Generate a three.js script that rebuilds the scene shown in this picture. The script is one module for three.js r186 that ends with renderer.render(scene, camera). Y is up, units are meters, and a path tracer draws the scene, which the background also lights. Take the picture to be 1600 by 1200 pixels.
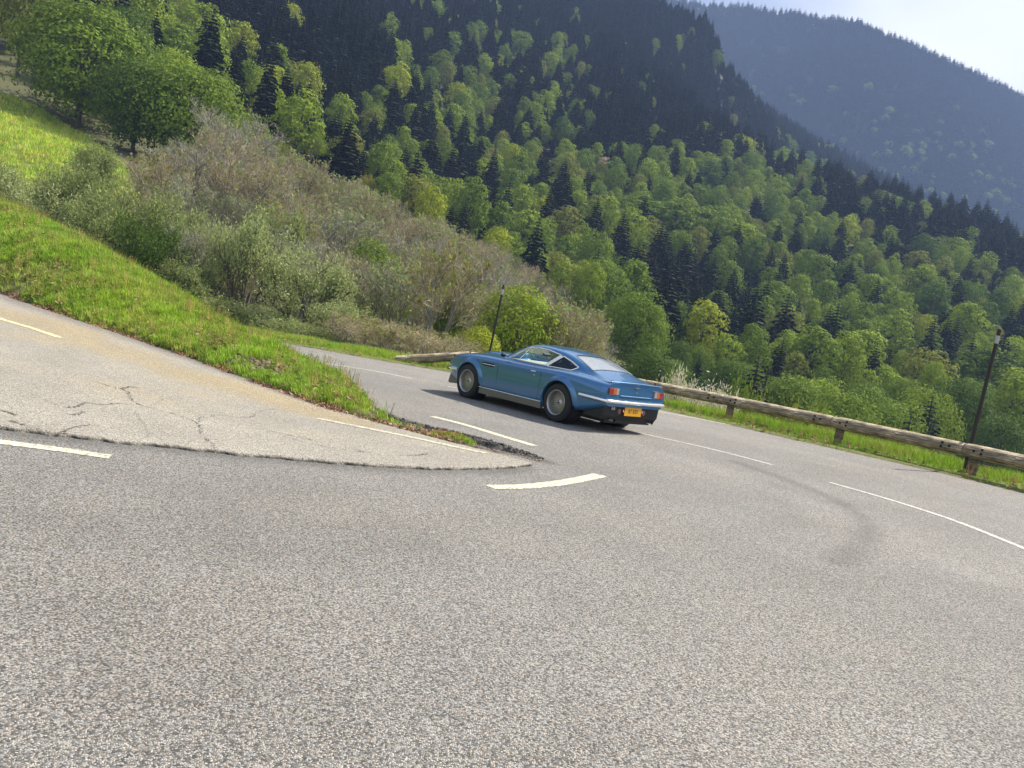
import * as THREE from 'three';
import { mergeGeometries, mergeVertices, toCreasedNormals } from 'three/addons/utils/BufferGeometryUtils.js';
import { Brush, Evaluator, SUBTRACTION } from 'three-bvh-csg';

// ------------------------------------------------------------------ camera, sky, sun, exposure
const scene = new THREE.Scene();
const camera = new THREE.PerspectiveCamera(48.19, 4 / 3, 0.05, 6000);
camera.position.set(0, 1.531, 0);
camera.rotation.order = 'YXZ';
camera.rotation.set(-3.757 * Math.PI / 180, 0, 8.775 * Math.PI / 180);
camera.updateMatrixWorld();
const renderer = new THREE.WebGLRenderer({ antialias: true });
renderer.setSize(1024, 768);
renderer.toneMapping = THREE.LinearToneMapping;
renderer.toneMappingExposure = 2.08;
renderer.shadowMap.enabled = true;

const SUN_AZ = 59 * Math.PI / 180, SUN_EL = 50 * Math.PI / 180;   // right of straight ahead, above the horizon
const sunDir = new THREE.Vector3(Math.sin(SUN_AZ) * Math.cos(SUN_EL), Math.sin(SUN_EL), -Math.cos(SUN_AZ) * Math.cos(SUN_EL));
const sun = new THREE.DirectionalLight(new THREE.Color(1, 0.93, 0.80), 5);
sun.position.copy(sunDir).multiplyScalar(300);
sun.castShadow = true; sun.shadow.mapSize.set(4096, 4096);
Object.assign(sun.shadow.camera, { left: -260, right: 260, top: 260, bottom: -260, near: 1, far: 900 });
scene.add(sun); scene.add(sun.target);

// ------------------------------------------------------------------ small maths
function mulberry(a) { return () => { a |= 0; a = a + 0x6D2B79F5 | 0; let t = Math.imul(a ^ a >>> 15, 1 | a); t = t + Math.imul(t ^ t >>> 7, 61 | t) ^ t; return ((t ^ t >>> 14) >>> 0) / 4294967296; }; }
const clamp = (v, a = 0, b = 1) => v < a ? a : v > b ? b : v;
const lerp = (a, b, t) => a + (b - a) * t;
const smooth = (a, b, v) => { const t = clamp((v - a) / (b - a)); return t * t * (3 - 2 * t); };
function hash3(x, y, z) { let h = Math.imul(x, 374761393) ^ Math.imul(y, 668265263) ^ Math.imul(z, 2147483647 ^ 1274126177); h = Math.imul(h ^ h >>> 13, 1274126177); return ((h ^ h >>> 16) >>> 0) / 4294967296; }
function vnoise(x, y, z = 0) {
  const xi = Math.floor(x), yi = Math.floor(y), zi = Math.floor(z); let fx = x - xi, fy = y - yi, fz = z - zi;
  fx = fx * fx * (3 - 2 * fx); fy = fy * fy * (3 - 2 * fy); fz = fz * fz * (3 - 2 * fz);
  const L = (k) => lerp(lerp(hash3(xi, yi, k), hash3(xi + 1, yi, k), fx), lerp(hash3(xi, yi + 1, k), hash3(xi + 1, yi + 1, k), fx), fy);
  return fz ? lerp(L(zi), L(zi + 1), fz) : L(zi);
}
function fbm(x, y, z = 0, o = 4) { let s = 0, a = 0.5, n = 0; for (let i = 0; i < o; i++) { s += a * vnoise(x, y, z); n += a; x = x * 2.03 + 17.3; y = y * 2.03 + 5.1; z = z * 2.03 + 9.7; a *= 0.5; } return s / n; }
function polyAt(P, x) { // piecewise linear through [x, y] sorted by x
  if (x <= P[0][0]) return P[0][1];
  for (let i = 1; i < P.length; i++) if (x <= P[i][0]) return lerp(P[i - 1][1], P[i][1], (x - P[i - 1][0]) / (P[i][0] - P[i - 1][0]));
  return P[P.length - 1][1];
}
function inPoly(P, x, y) { let c = false; for (let i = 0, j = P.length - 1; i < P.length; j = i++) { const a = P[i], b = P[j]; if ((a[1] > y) !== (b[1] > y) && x < (b[0] - a[0]) * (y - a[1]) / (b[1] - a[1]) + a[0]) c = !c; } return c; }
function distPoly(P, x, y, closed = true) {
  let m = 1e9; const n = P.length;
  for (let i = 0; i < (closed ? n : n - 1); i++) { const a = P[i], b = P[(i + 1) % n]; const dx = b[0] - a[0], dy = b[1] - a[1]; const t = clamp(((x - a[0]) * dx + (y - a[1]) * dy) / (dx * dx + dy * dy)); const ex = x - a[0] - dx * t, ey = y - a[1] - dy * t; m = Math.min(m, ex * ex + ey * ey); }
  return Math.sqrt(m);
}
function curve2(P, n) { const c = new THREE.CatmullRomCurve3(P.map(p => new THREE.Vector3(p[0], 0, p[1])), false, 'centripetal'); return c.getSpacedPoints(n).map(v => [v.x, v.z]); }

// ------------------------------------------------------------------ sky: pale spring air with thin bright cloud
{
  const W = 1024, H = 512, data = new Float32Array(W * H * 4);
  for (let j = 0; j < H; j++) for (let i = 0; i < W; i++) {
    const u = (i + 0.5) / W, v = (j + 0.5) / H, el = (v - 0.5) * Math.PI, az = (u - 0.5) * 2 * Math.PI;
    const y = Math.sin(el), x = Math.cos(el) * Math.cos(az), z = Math.cos(el) * Math.sin(az);
    const up = Math.max(y, 0), h = Math.pow(1 - up, 3.5);
    const cs = x * sunDir.x + y * sunDir.y + z * sunDir.z, glow = Math.pow(Math.max(cs, 0), 6) * 0.5 + Math.pow(Math.max(cs, 0), 60) * 0.8;
    let r = lerp(0.11, 0.40, h), g = lerp(0.165, 0.46, h), b = lerp(0.30, 0.54, h);
    r += glow; g += glow * 0.96; b += glow * 0.9;
    const k = 1 / (0.25 + Math.max(y, 0.02)), n = fbm(x * k * 1.1 + 3.1, z * k * 1.1 + 7.7, 0.5, 6);
    const c = smooth(0.36, 0.62, n) * smooth(0.0, 0.12, y);
    const cb = 0.56 + 0.5 * glow + 0.25 * (n - 0.5);
    r = lerp(r, cb * 1.0, c); g = lerp(g, cb * 1.01, c); b = lerp(b, cb * 1.03, c);
    if (y < 0) { const t = smooth(0, -0.1, y); r = lerp(r, 0.16, t); g = lerp(g, 0.18, t); b = lerp(b, 0.17, t); }
    const o = (j * W + i) * 4; data[o] = r; data[o + 1] = g; data[o + 2] = b; data[o + 3] = 1;
  }
  const t = new THREE.DataTexture(data, W, H, THREE.RGBAFormat, THREE.FloatType);
  t.mapping = THREE.EquirectangularReflectionMapping; t.colorSpace = THREE.LinearSRGBColorSpace; t.magFilter = THREE.LinearFilter; t.minFilter = THREE.LinearFilter; t.wrapS = THREE.RepeatWrapping; t.needsUpdate = true;
  scene.background = t; scene.environment = t;
}
scene.fog = new THREE.FogExp2(new THREE.Color(0.42, 0.59, 1.0), 0.00036);

// ------------------------------------------------------------------ helpers for objects
const taken = {};
function numbered(n) { if (!(n in taken)) { taken[n] = 0; return n; } taken[n]++; return n + '_' + String(taken[n]).padStart(3, '0'); }
function shadowed(o) { o.castShadow = true; o.receiveShadow = true; return o; }
function part(name, geo, mat, parent) { const m = shadowed(new THREE.Mesh(geo, mat)); m.name = name; parent.add(m); return m; }
function tag(o, label, category, group, kind) { if (label) o.userData.label = label; if (category) o.userData.category = category; if (group) o.userData.group = group; if (kind) o.userData.kind = kind; return o; }
function thing(name, label, category, pos, turn = 0, group) { const o = new THREE.Group(); o.name = numbered(name); if (pos) o.position.set(...pos); o.rotation.y = turn; scene.add(o); return tag(o, label, category, group); }
function struct(name, geo, mat, label, category) { const m = shadowed(new THREE.Mesh(geo, mat)); m.name = numbered(name); scene.add(m); tag(m, label, category, null, 'structure'); return m; }
const std = (c, rough = 0.8, metal = 0, extra = {}) => new THREE.MeshStandardMaterial({ color: new THREE.Color().setRGB(...c), roughness: rough, metalness: metal, ...extra });
const phys = (c, o = {}) => new THREE.MeshPhysicalMaterial({ color: new THREE.Color().setRGB(...c), ...o });
function bufGeo(pos, idx, col, uv) { const g = new THREE.BufferGeometry(); g.setAttribute('position', new THREE.Float32BufferAttribute(pos, 3)); if (uv) g.setAttribute('uv', new THREE.Float32BufferAttribute(uv, 2)); if (col) g.setAttribute('color', new THREE.Float32BufferAttribute(col, 3)); if (idx) g.setIndex(idx); g.computeVertexNormals(); return g; }
function dataTex(N, fn, srgb, rep) { // fn(i, j) -> [r, g, b] 0..1
  const d = new Uint8Array(N * N * 4);
  for (let j = 0; j < N; j++) for (let i = 0; i < N; i++) { const c = fn(i, j), o = (j * N + i) * 4; d[o] = clamp(c[0]) * 255; d[o + 1] = clamp(c[1]) * 255; d[o + 2] = clamp(c[2]) * 255; d[o + 3] = 255; }
  const t = new THREE.DataTexture(d, N, N); t.wrapS = t.wrapT = THREE.RepeatWrapping; t.magFilter = THREE.LinearFilter; t.minFilter = THREE.LinearMipmapLinearFilter; t.generateMipmaps = true; if (srgb) t.colorSpace = THREE.SRGBColorSpace; if (rep) t.repeat.set(rep, rep); t.needsUpdate = true; return t;
}
// view ray of a photograph pixel (1600 x 1200), used to survey where things stand
const ray = (px, py) => new THREE.Vector3((px - 800) / 1342, -(py - 600) / 1342, -1).applyQuaternion(camera.quaternion);
const at = (px, py, D) => ray(px, py).multiplyScalar(D).add(camera.position);
const _v = new THREE.Vector3(), qInv = camera.quaternion.clone().invert();
function project(x, y, z) { _v.set(x, y, z).sub(camera.position).applyQuaternion(qInv); return [800 - 1342 * _v.x / _v.z, 600 + 1342 * _v.y / _v.z, -_v.z]; }
function onSurf(px, py, H) { const r = ray(px, py); let t = 1; for (let i = 0; i < 4000; i++) { const x = r.x * t, y = 1.531 + r.y * t, d = -r.z * t; if (y <= H(x, d)) break; t += 0.02; } return [r.x * t, -r.z * t]; }

// ------------------------------------------------------------------ the lie of the land (x to the right, d straight ahead, metres)
const rise = x => { const s = -x - 2.2; return s <= 0 ? 0 : 0.07 * s * s / (s + 1.5); };           // the upper leg of the hairpin climbs to the left
const T_LINE = [[-60, 52], [-25, 29], [-16, 22.2], [-11, 18.2], [-6.5, 15.2], [-3.7, 12.9], [-1.5, 11.1], [0.6, 10.12]];      // its far edge
const I_LINE = [[-60, 62], [-30, 38], [-20, 32.5], [-13, 27], [-8, 22.3], [-5, 18.3], [-3.1, 15.7], [-2.5, 14.2], [-1.95, 12.8], [-1.5, 12.1], [-1.1, 11.75], [-0.64, 11.55], [-0.06, 11.1], [0.37, 10.58], [0.62, 10.15]];   // inner edge of the lower leg
const CREST = [[-60, 4.5], [-20, 3.1], [-11, 1.62], [-6.7, 0.66], [-4.4, 0.30], [-2.5, 0.14], [-1.5, 0.02], [0.6, 0]];
const pocketAt = (x, d) => { const a = d - polyAt(T_LINE, x) + (vnoise(x * 3, d * 3, 1) - 0.5) * 0.3; return Math.max(smooth(-2.3, -1.6, x) * smooth(0.25, 0.5, a), smooth(-0.6, -0.25, x)); };   // the worn hollow at the tip of the bank
const hash1 = i => hash3(i, 7, 3);
function pave(x, d) { // height of the paved surface
  const t = clamp((d - polyAt(T_LINE, x)) / Math.max(0.4, polyAt(I_LINE, x) - polyAt(T_LINE, x)));
  return rise(x) * (1 - t * t * (3 - 2 * t)) - 0.02 * Math.max(0, -x - 6) * smooth(0.6, 1, t);
}
const outerEdge = curve2([[12.6, -10], [11.9, 4], [10.8, 10], [9.9, 13.2], [9.15, 15.1], [8.45, 16.45], [6.95, 18.35], [5.2, 20.6], [3.7, 22.2], [1.2, 23.6], [-1.9, 24.1], [-4.3, 24.75], [-6.5, 25.7], [-10, 28.3], [-16, 32.6], [-24, 37.5], [-45, 50]], 90);
const ROAD = [...outerEdge, ...curve2([[-44, 46], [-30, 38], [-20, 32.5], [-13, 27], [-8, 22.3], [-5, 18.3], [-3.1, 15.7], [-2.5, 14.2], [-1.95, 12.8], [-1.5, 12.1], [-1.1, 11.75], [-0.64, 11.55], [-0.06, 11.1], [0.37, 10.58], [0.6, 10.17]], 70), ...curve2([[0.5, 10.08], [-0.6, 10.55], [-1.5, 11.1], [-3.7, 12.9], [-6.5, 15.2], [-11, 18.2], [-16, 22.2], [-25, 29], [-40, 40]], 60), [-45, 15], [-16, 1], [-12, -10]];
const roadSD = (x, d) => { const s = distPoly(ROAD, x, d); return inPoly(ROAD, x, d) ? -s : s; };
const inWedge = (x, d) => x < 0.7 && d > polyAt(T_LINE, x) && d < polyAt(I_LINE, x) + 0.3;

// far ground: heights surveyed from the photograph, joined by a radial spline
const survey = [
  [0, 330, 52], [0, 180, 78], [200, 282, 66], [120, 235, 70], [130, 215, 86], [300, 275, 80], [200, 60, 130], [0, 60, 112], [400, 190, 118], [420, 0, 235], [600, 150, 195], [600, 0, 310],
  [500, 270, 135], [640, 340, 150], [800, 425, 140], [850, 350, 172], [950, 505, 130], [1000, 560, 105], [700, 250, 205], [700, 100, 290], [700, 0, 365], [850, 200, 262], [850, 60, 370],
  [1000, 300, 232], [1000, 150, 335], [1000, 20, 470], [1200, 400, 222], [1200, 290, 300], [1200, 530, 160], [1300, 310, 325], [1400, 450, 222], [1400, 600, 142], [1500, 365, 325], [1400, 340, 330], [1100, 60, 450],
  [1600, 425, 285], [1600, 550, 182], [1750, 480, 280], [1900, 560, 260], [1750, 640, 160], [1500, 690, 108], [1650, 740, 96], [440, 540, 44], [300, 500, 46], [150, 430, 48], [560, 552, 44], [700, 560, 42], [840, 580, 44], [-150, 250, 60], [-200, 20, 110], [-200, -100, 170], [100, -120, 220], [400, -150, 380], [700, -140, 480],
  [1100, 130, 560], [1200, 360, 400], [1300, 400, 430], [1400, 420, 440], [1500, 440, 440], [1600, 480, 400], [1800, 540, 400],
].map(([px, py, D]) => { const p = at(px, py, D); return [p.x, -p.z, p.y]; });
for (const p of [[11.5, 17.5, -0.2], [9.5, 21.5, -0.3], [6.5, 25, -0.4], [2, 27, -0.2], [-3, 27.5, -0.2], [-8, 30, -0.2], [-18, 37, -0.4], [14, 11, -0.2], [15, 0, -0.2], [15, 20, -2.4], [12, 26, -3.2], [7, 32, -2.8], [1, 34, -1.6], [24, 22, -7.5], [18, 34, -7], [10, 44, -6], [30, 40, -13], [45, 65, -17], [22, 62, -10], [70, 40, -26], [40, -20, -10], [-30, -20, 2.2], [0, -40, 3], [-60, 20, 8], [-60, -40, 12], [-120, 40, 30], [80, -60, -30], [150, 60, -18], [62, 92, -14], [-14, 32, -0.5], [-26, 40, 0.6], [-30, 33, 2.6]]) survey.push(p);
const terrainW = (() => {
  const n = survey.length, N = n + 3, A = Array.from({ length: N }, () => new Float64Array(N + 1));
  for (let i = 0; i < n; i++) { for (let j = 0; j < n; j++) A[i][j] = Math.hypot(survey[i][0] - survey[j][0], survey[i][1] - survey[j][1]); A[i][i] = -0.6; A[i][n] = A[n][i] = 1; A[i][n + 1] = A[n + 1][i] = survey[i][0] / 100; A[i][n + 2] = A[n + 2][i] = survey[i][1] / 100; A[i][N] = survey[i][2]; }
  for (let c = 0; c < N; c++) { let p = c; for (let r = c + 1; r < N; r++) if (Math.abs(A[r][c]) > Math.abs(A[p][c])) p = r; [A[c], A[p]] = [A[p], A[c]]; for (let r = 0; r < N; r++) if (r !== c) { const f = A[r][c] / A[c][c]; if (f) for (let k = c; k <= N; k++) A[r][k] -= f * A[c][k]; } }
  return A.map((r, i) => r[N] / r[i]);
})();
function terrain(x, d) {
  const n = survey.length; let s = terrainW[n] + terrainW[n + 1] * x / 100 + terrainW[n + 2] * d / 100;
  for (let i = 0; i < n; i++) s += terrainW[i] * Math.hypot(x - survey[i][0], d - survey[i][1]);
  const cap = 260; return s > cap - 60 ? cap - 60 + 60 * Math.tanh((s - cap + 60) / 60) : s;
}
function ground(x, d) {
  const r = Math.hypot(x, d);
  if (r > 90) return terrain(x, d) + (r > 120 ? (fbm(x * 0.03, d * 0.03) - 0.5) * 3 : 0);
  const sd = roadSD(x, d), base = pave(x, d);
  if (sd < -0.6) return base - 0.09;
  if (inWedge(x, d)) {
    const a = polyAt(T_LINE, x), b = polyAt(I_LINE, x), t = clamp((d - a) / Math.max(0.3, b - a)), c = polyAt(CREST, x);
    const shape = t < 0.55 ? Math.sin(t / 0.55 * Math.PI / 2) : Math.pow(Math.cos((t - 0.55) / 0.45 * Math.PI / 2), 0.8);
    const pocket = pocketAt(x, d);
    const lump = (fbm(x * 1.3, d * 1.3, 2) - 0.5) * 0.22 * smooth(0, 0.8, sd) * smooth(-1.5, -3, x);
    const edge = lerp(-0.09, 0.045, smooth(-0.12, 0.22, sd));
    const tip = -0.075 + 0.04 * (fbm(x * 4, d * 4) - 0.5) + 0.07 * smooth(0.6, 0.0, d - a);
    return lerp(base + edge + c * shape + lump, base + tip, pocket);
  }
  const edge = lerp(-0.09, 0.03, smooth(-0.12, 0.25, sd + (vnoise(x * 2.2, d * 2.2) - 0.5) * 0.25));
  const w = smooth(0.9, 5, sd);
  return lerp(base + edge + 0.05 * (fbm(x * 0.9, d * 0.9) - 0.5) * smooth(0, 1, sd), terrain(x, d), w);
}

// ------------------------------------------------------------------ ground sheet
const grassTint = (x, d) => { const n = fbm(x * 0.22, d * 0.22, 1), m = fbm(x * 1.1, d * 1.1, 4); return [lerp(0.15, 0.25, n * 0.6 + m * 0.4), lerp(0.20, 0.28, n), lerp(0.03, 0.065, m)]; };
{
  const th = []; for (let i = 0; i <= 360; i++) th.push(lerp(-58, 58, i / 360)); for (let a = 62; a <= 302 - 6; a += 8) th.push(a);   // degrees right of straight ahead, finer in view
  const rr = []; let r = 0.6; while (r < 640) { rr.push(r); r += r < 36 ? clamp(r * 0.0105, 0.06, 0.3) : clamp(r * 0.022, 0.3, 9); }
  const pos = [], col = [], uv = [], idx = [], NT = th.length;
  for (const q of rr) for (const a of th) {
    const t = a * Math.PI / 180, x = Math.sin(t) * q, d = Math.cos(t) * q, y = ground(x, d); pos.push(x, y, -d); uv.push(x, -d);
    let c = grassTint(x, d);
    const far = smooth(40, 60, q), mead = inPoly([[-400, 120], [40, 160], [120, 205], [215, 270], [225, 330], [-400, 420]], ...project(x, y, -d).slice(0, 2)) && d > 30;
    if (!mead) { const n = fbm(x * 0.35, d * 0.35, 8); const e = d < 110 ? [lerp(0.075, 0.14, n), lerp(0.085, 0.13, n), lerp(0.03, 0.05, n)] : [lerp(0.05, 0.09, n), lerp(0.05, 0.08, n), lerp(0.026, 0.04, n)]; c = c.map((v, k) => lerp(v, e[k], far)); }
    const wd = inWedge(x, d), sd = q < 60 ? roadSD(x, d) : 9;
    const pk = wd ? pocketAt(x, d) : 0, dirt = Math.max(pk, (sd > -0.4 && sd < 0.5 ? 0.75 * smooth(0.5, 0.1, sd + (fbm(x * 3, d * 3) - 0.5) * 0.5) : 0));
    const n2 = fbm(x * 6, d * 6, 3); const soil = pk > 0.3 ? [lerp(0.16, 0.30, n2), lerp(0.125, 0.245, n2), lerp(0.105, 0.205, n2)] : [lerp(0.12, 0.26, n2), lerp(0.09, 0.19, n2), lerp(0.05, 0.11, n2)];
    c = c.map((v, k) => lerp(v, soil[k], dirt)); col.push(...c);
  }
  for (let j = 0; j < rr.length - 1; j++) for (let i = 0; i < NT; i++) { const a = j * NT + i, b = j * NT + (i + 1) % NT; idx.push(a, a + NT, b, b, a + NT, b + NT); }
  const bump = dataTex(512, (i, j) => { const v = 0.5 * fbm(i / 6, j / 6, 0, 3) + 0.5 * hash3(i, j, 5); return [v, v, v]; }, false, 1.0);
  const colT = dataTex(512, (i, j) => { const v = 0.72 + 0.28 * hash3(i >> 1, j >> 1, 9) + 0.2 * (fbm(i / 9, j / 9, 3, 3) - 0.5); return [v, v, v * 0.97]; }, true, 1.0);
  const m = new THREE.MeshStandardMaterial({ vertexColors: true, map: colT, bumpMap: bump, bumpScale: 0.02, roughness: 0.97 });
  struct('ground', bufGeo(pos, idx, col, uv), m, 'grass bank, verge and wooded valley slope around the hairpin', 'terrain');
}

// ------------------------------------------------------------------ asphalt
let _seam, _seamx, roadMesh;
const chipTex = (seed, lo, hi, warm) => {
  // stone chips in tar: cells of about one centimetre with their own tone
  const N = 1024, cell = 6, M = Math.floor(N / cell), S = N / M, R = mulberry(seed), px = [], py = [], tone = [], hue = [];
  for (let i = 0; i < M * M; i++) { px.push(R()); py.push(R()); tone.push(R()); hue.push(R()); }
  const rgb = new Float32Array(N * N * 3), hgt = new Float32Array(N * N);
  for (let j = 0; j < N; j++) for (let i = 0; i < N; i++) {
    const gx = i / S, gy = j / S, cx = Math.floor(gx), cy = Math.floor(gy); let b = 9, b2 = 9, k = 0;
    for (let v = -1; v <= 1; v++) for (let u = -1; u <= 1; u++) { const a = ((cx + u + M) % M) + ((cy + v + M) % M) * M; const dx = cx + u + px[a] - gx, dy = cy + v + py[a] - gy, d = dx * dx + dy * dy; if (d < b) { b2 = b; b = d; k = a; } else if (d < b2) b2 = d; }
    const e = clamp((Math.sqrt(b2) - Math.sqrt(b)) * 2.6); const t = tone[k], g = lerp(lo, hi, Math.pow(t, 1.25)) * lerp(0.5, 1, e), h = hue[k];
    const o = (j * N + i); rgb[o * 3] = g * (h < 0.25 ? 1.09 : h > 0.85 ? 0.94 : 1.0) * warm[0]; rgb[o * 3 + 1] = g * warm[1]; rgb[o * 3 + 2] = g * (h < 0.25 ? 0.9 : h > 0.85 ? 1.06 : 0.97) * warm[2]; hgt[o] = e * (0.45 + 0.55 * t);
  }
  const s = v => v <= 0.0031308 ? 12.92 * v : 1.055 * Math.pow(v, 1 / 2.4) - 0.055;
  return [dataTex(N, (i, j) => { const o = (j * N + i) * 3; return [s(rgb[o]), s(rgb[o + 1]), s(rgb[o + 2])]; }, true, 1 / 1.37), dataTex(N, (i, j) => { const v = hgt[j * N + i]; return [v, v, v]; }, false, 1 / 1.37)];
};
const [asphC, asphB] = chipTex(11, 0.07, 0.57, [1.05, 1.0, 0.94]);
const [oldC, oldB] = chipTex(23, 0.15, 0.62, [1.05, 0.99, 0.88]);
const asphalt = new THREE.MeshStandardMaterial({ vertexColors: true, map: asphC, bumpMap: asphB, bumpScale: 0.0045, roughness: 0.86 });
const oldAsphalt = new THREE.MeshStandardMaterial({ vertexColors: true, map: oldC, bumpMap: oldB, bumpScale: 0.004, roughness: 0.9 });
const skid = curve2([[3.6, 13.2], [4.05, 12.0], [4.25, 10.6], [4.1, 9.4], [3.6, 8.2], [2.9, 7.1]], 30), skid2 = curve2([[2.2, 14.6], [3.2, 13.0], [3.55, 11.4], [3.3, 9.6], [2.6, 8.0]], 30);
{
  const st = 0.13, x0 = -24, x1 = 14, d0 = -1, d1 = 36, nx = Math.ceil((x1 - x0) / st), nd = Math.ceil((d1 - d0) / st), map = new Int32Array((nx + 1) * (nd + 1)).fill(-1), pos = [], col = [], uv = [], idx = [];
  for (let j = 0; j <= nd; j++) for (let i = 0; i <= nx; i++) {
    const x = x0 + i * st, d = d0 + j * st, sd = roadSD(x, d), wd = inWedge(x, d); if (sd > 0.75) continue;
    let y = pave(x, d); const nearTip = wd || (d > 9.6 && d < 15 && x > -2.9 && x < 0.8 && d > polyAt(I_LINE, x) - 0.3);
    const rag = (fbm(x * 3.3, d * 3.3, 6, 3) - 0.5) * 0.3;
    if (wd) y -= 0.13 * smooth(-0.03, 0.13, sd + rag * 0.5); else if (sd > 0) y -= 0.05 * smooth(0.1, 0.5, sd);
    if (nearTip) y -= 0.03 * (hash3(i, j, 4)) * smooth(-0.25, 0.05, sd + rag);
    map[j * (nx + 1) + i] = pos.length / 3; pos.push(x, y, -d); uv.push(x, -d);
    // broad tone: patches of polished, dusty and tarry surfacing
    const n = fbm(x * 0.35, d * 0.5, 1, 4), p = fbm(x * 1.6, d * 1.6, 7, 3), h = fbm(x * 0.8 + 40, d * 0.8, 3, 3);
    const trk = 0.05 * smooth(0.5, 0.1, Math.abs(distPoly(outerEdge, x, d, false) - 2.0) ) + 0.05 * smooth(0.5, 0.1, Math.abs(distPoly(outerEdge, x, d, false) - 6.9)); let v = 0.765 + 0.26 * (n - 0.5) + 0.18 * (p - 0.5) + trk, c = [v * (1 + 0.05 * (h - 0.5)), v, v * (1 - 0.05 * (h - 0.5))];
    const sk = Math.max(0.30 * smooth(0.20, 0.03, distPoly(skid, x, d, false) + (p - 0.5) * 0.12), 0.06 * smooth(0.2, 0.03, distPoly(skid2, x, d, false) + (p - 0.5) * 0.3)); c = c.map(q => q * (1 - sk));
    if (nearTip || wd) { const t = smooth(-0.13, -0.03, sd + rag * 0.8) * smooth(-4, -2, x); c = c.map(q => lerp(q, q * 0.42, t)); }  // dark broken asphalt rim, with the shade on its face painted into the colour
    // fresh tar along the joint with the old surface
    const js = distPoly(SEAM(), x, d, false); if (d < polyAt(SEAMX(), x) + 0.1 && x < 0.4) { const t = smooth(0.32, 0.02, js + (p - 0.5) * 0.2) * 0.38; c = c.map(q => q * (1 - t)); }
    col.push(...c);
  }
  for (let j = 0; j < nd; j++) for (let i = 0; i < nx; i++) { const a = map[j * (nx + 1) + i], b = map[j * (nx + 1) + i + 1], e = map[(j + 1) * (nx + 1) + i], f = map[(j + 1) * (nx + 1) + i + 1]; if (a < 0 || b < 0 || e < 0 || f < 0) continue; idx.push(a, b, e, b, f, e); }
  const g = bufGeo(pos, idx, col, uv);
  roadMesh = struct('road', g, asphalt, 'grey stone-chip asphalt sweeping round the hairpin bend', 'road');
}
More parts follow.
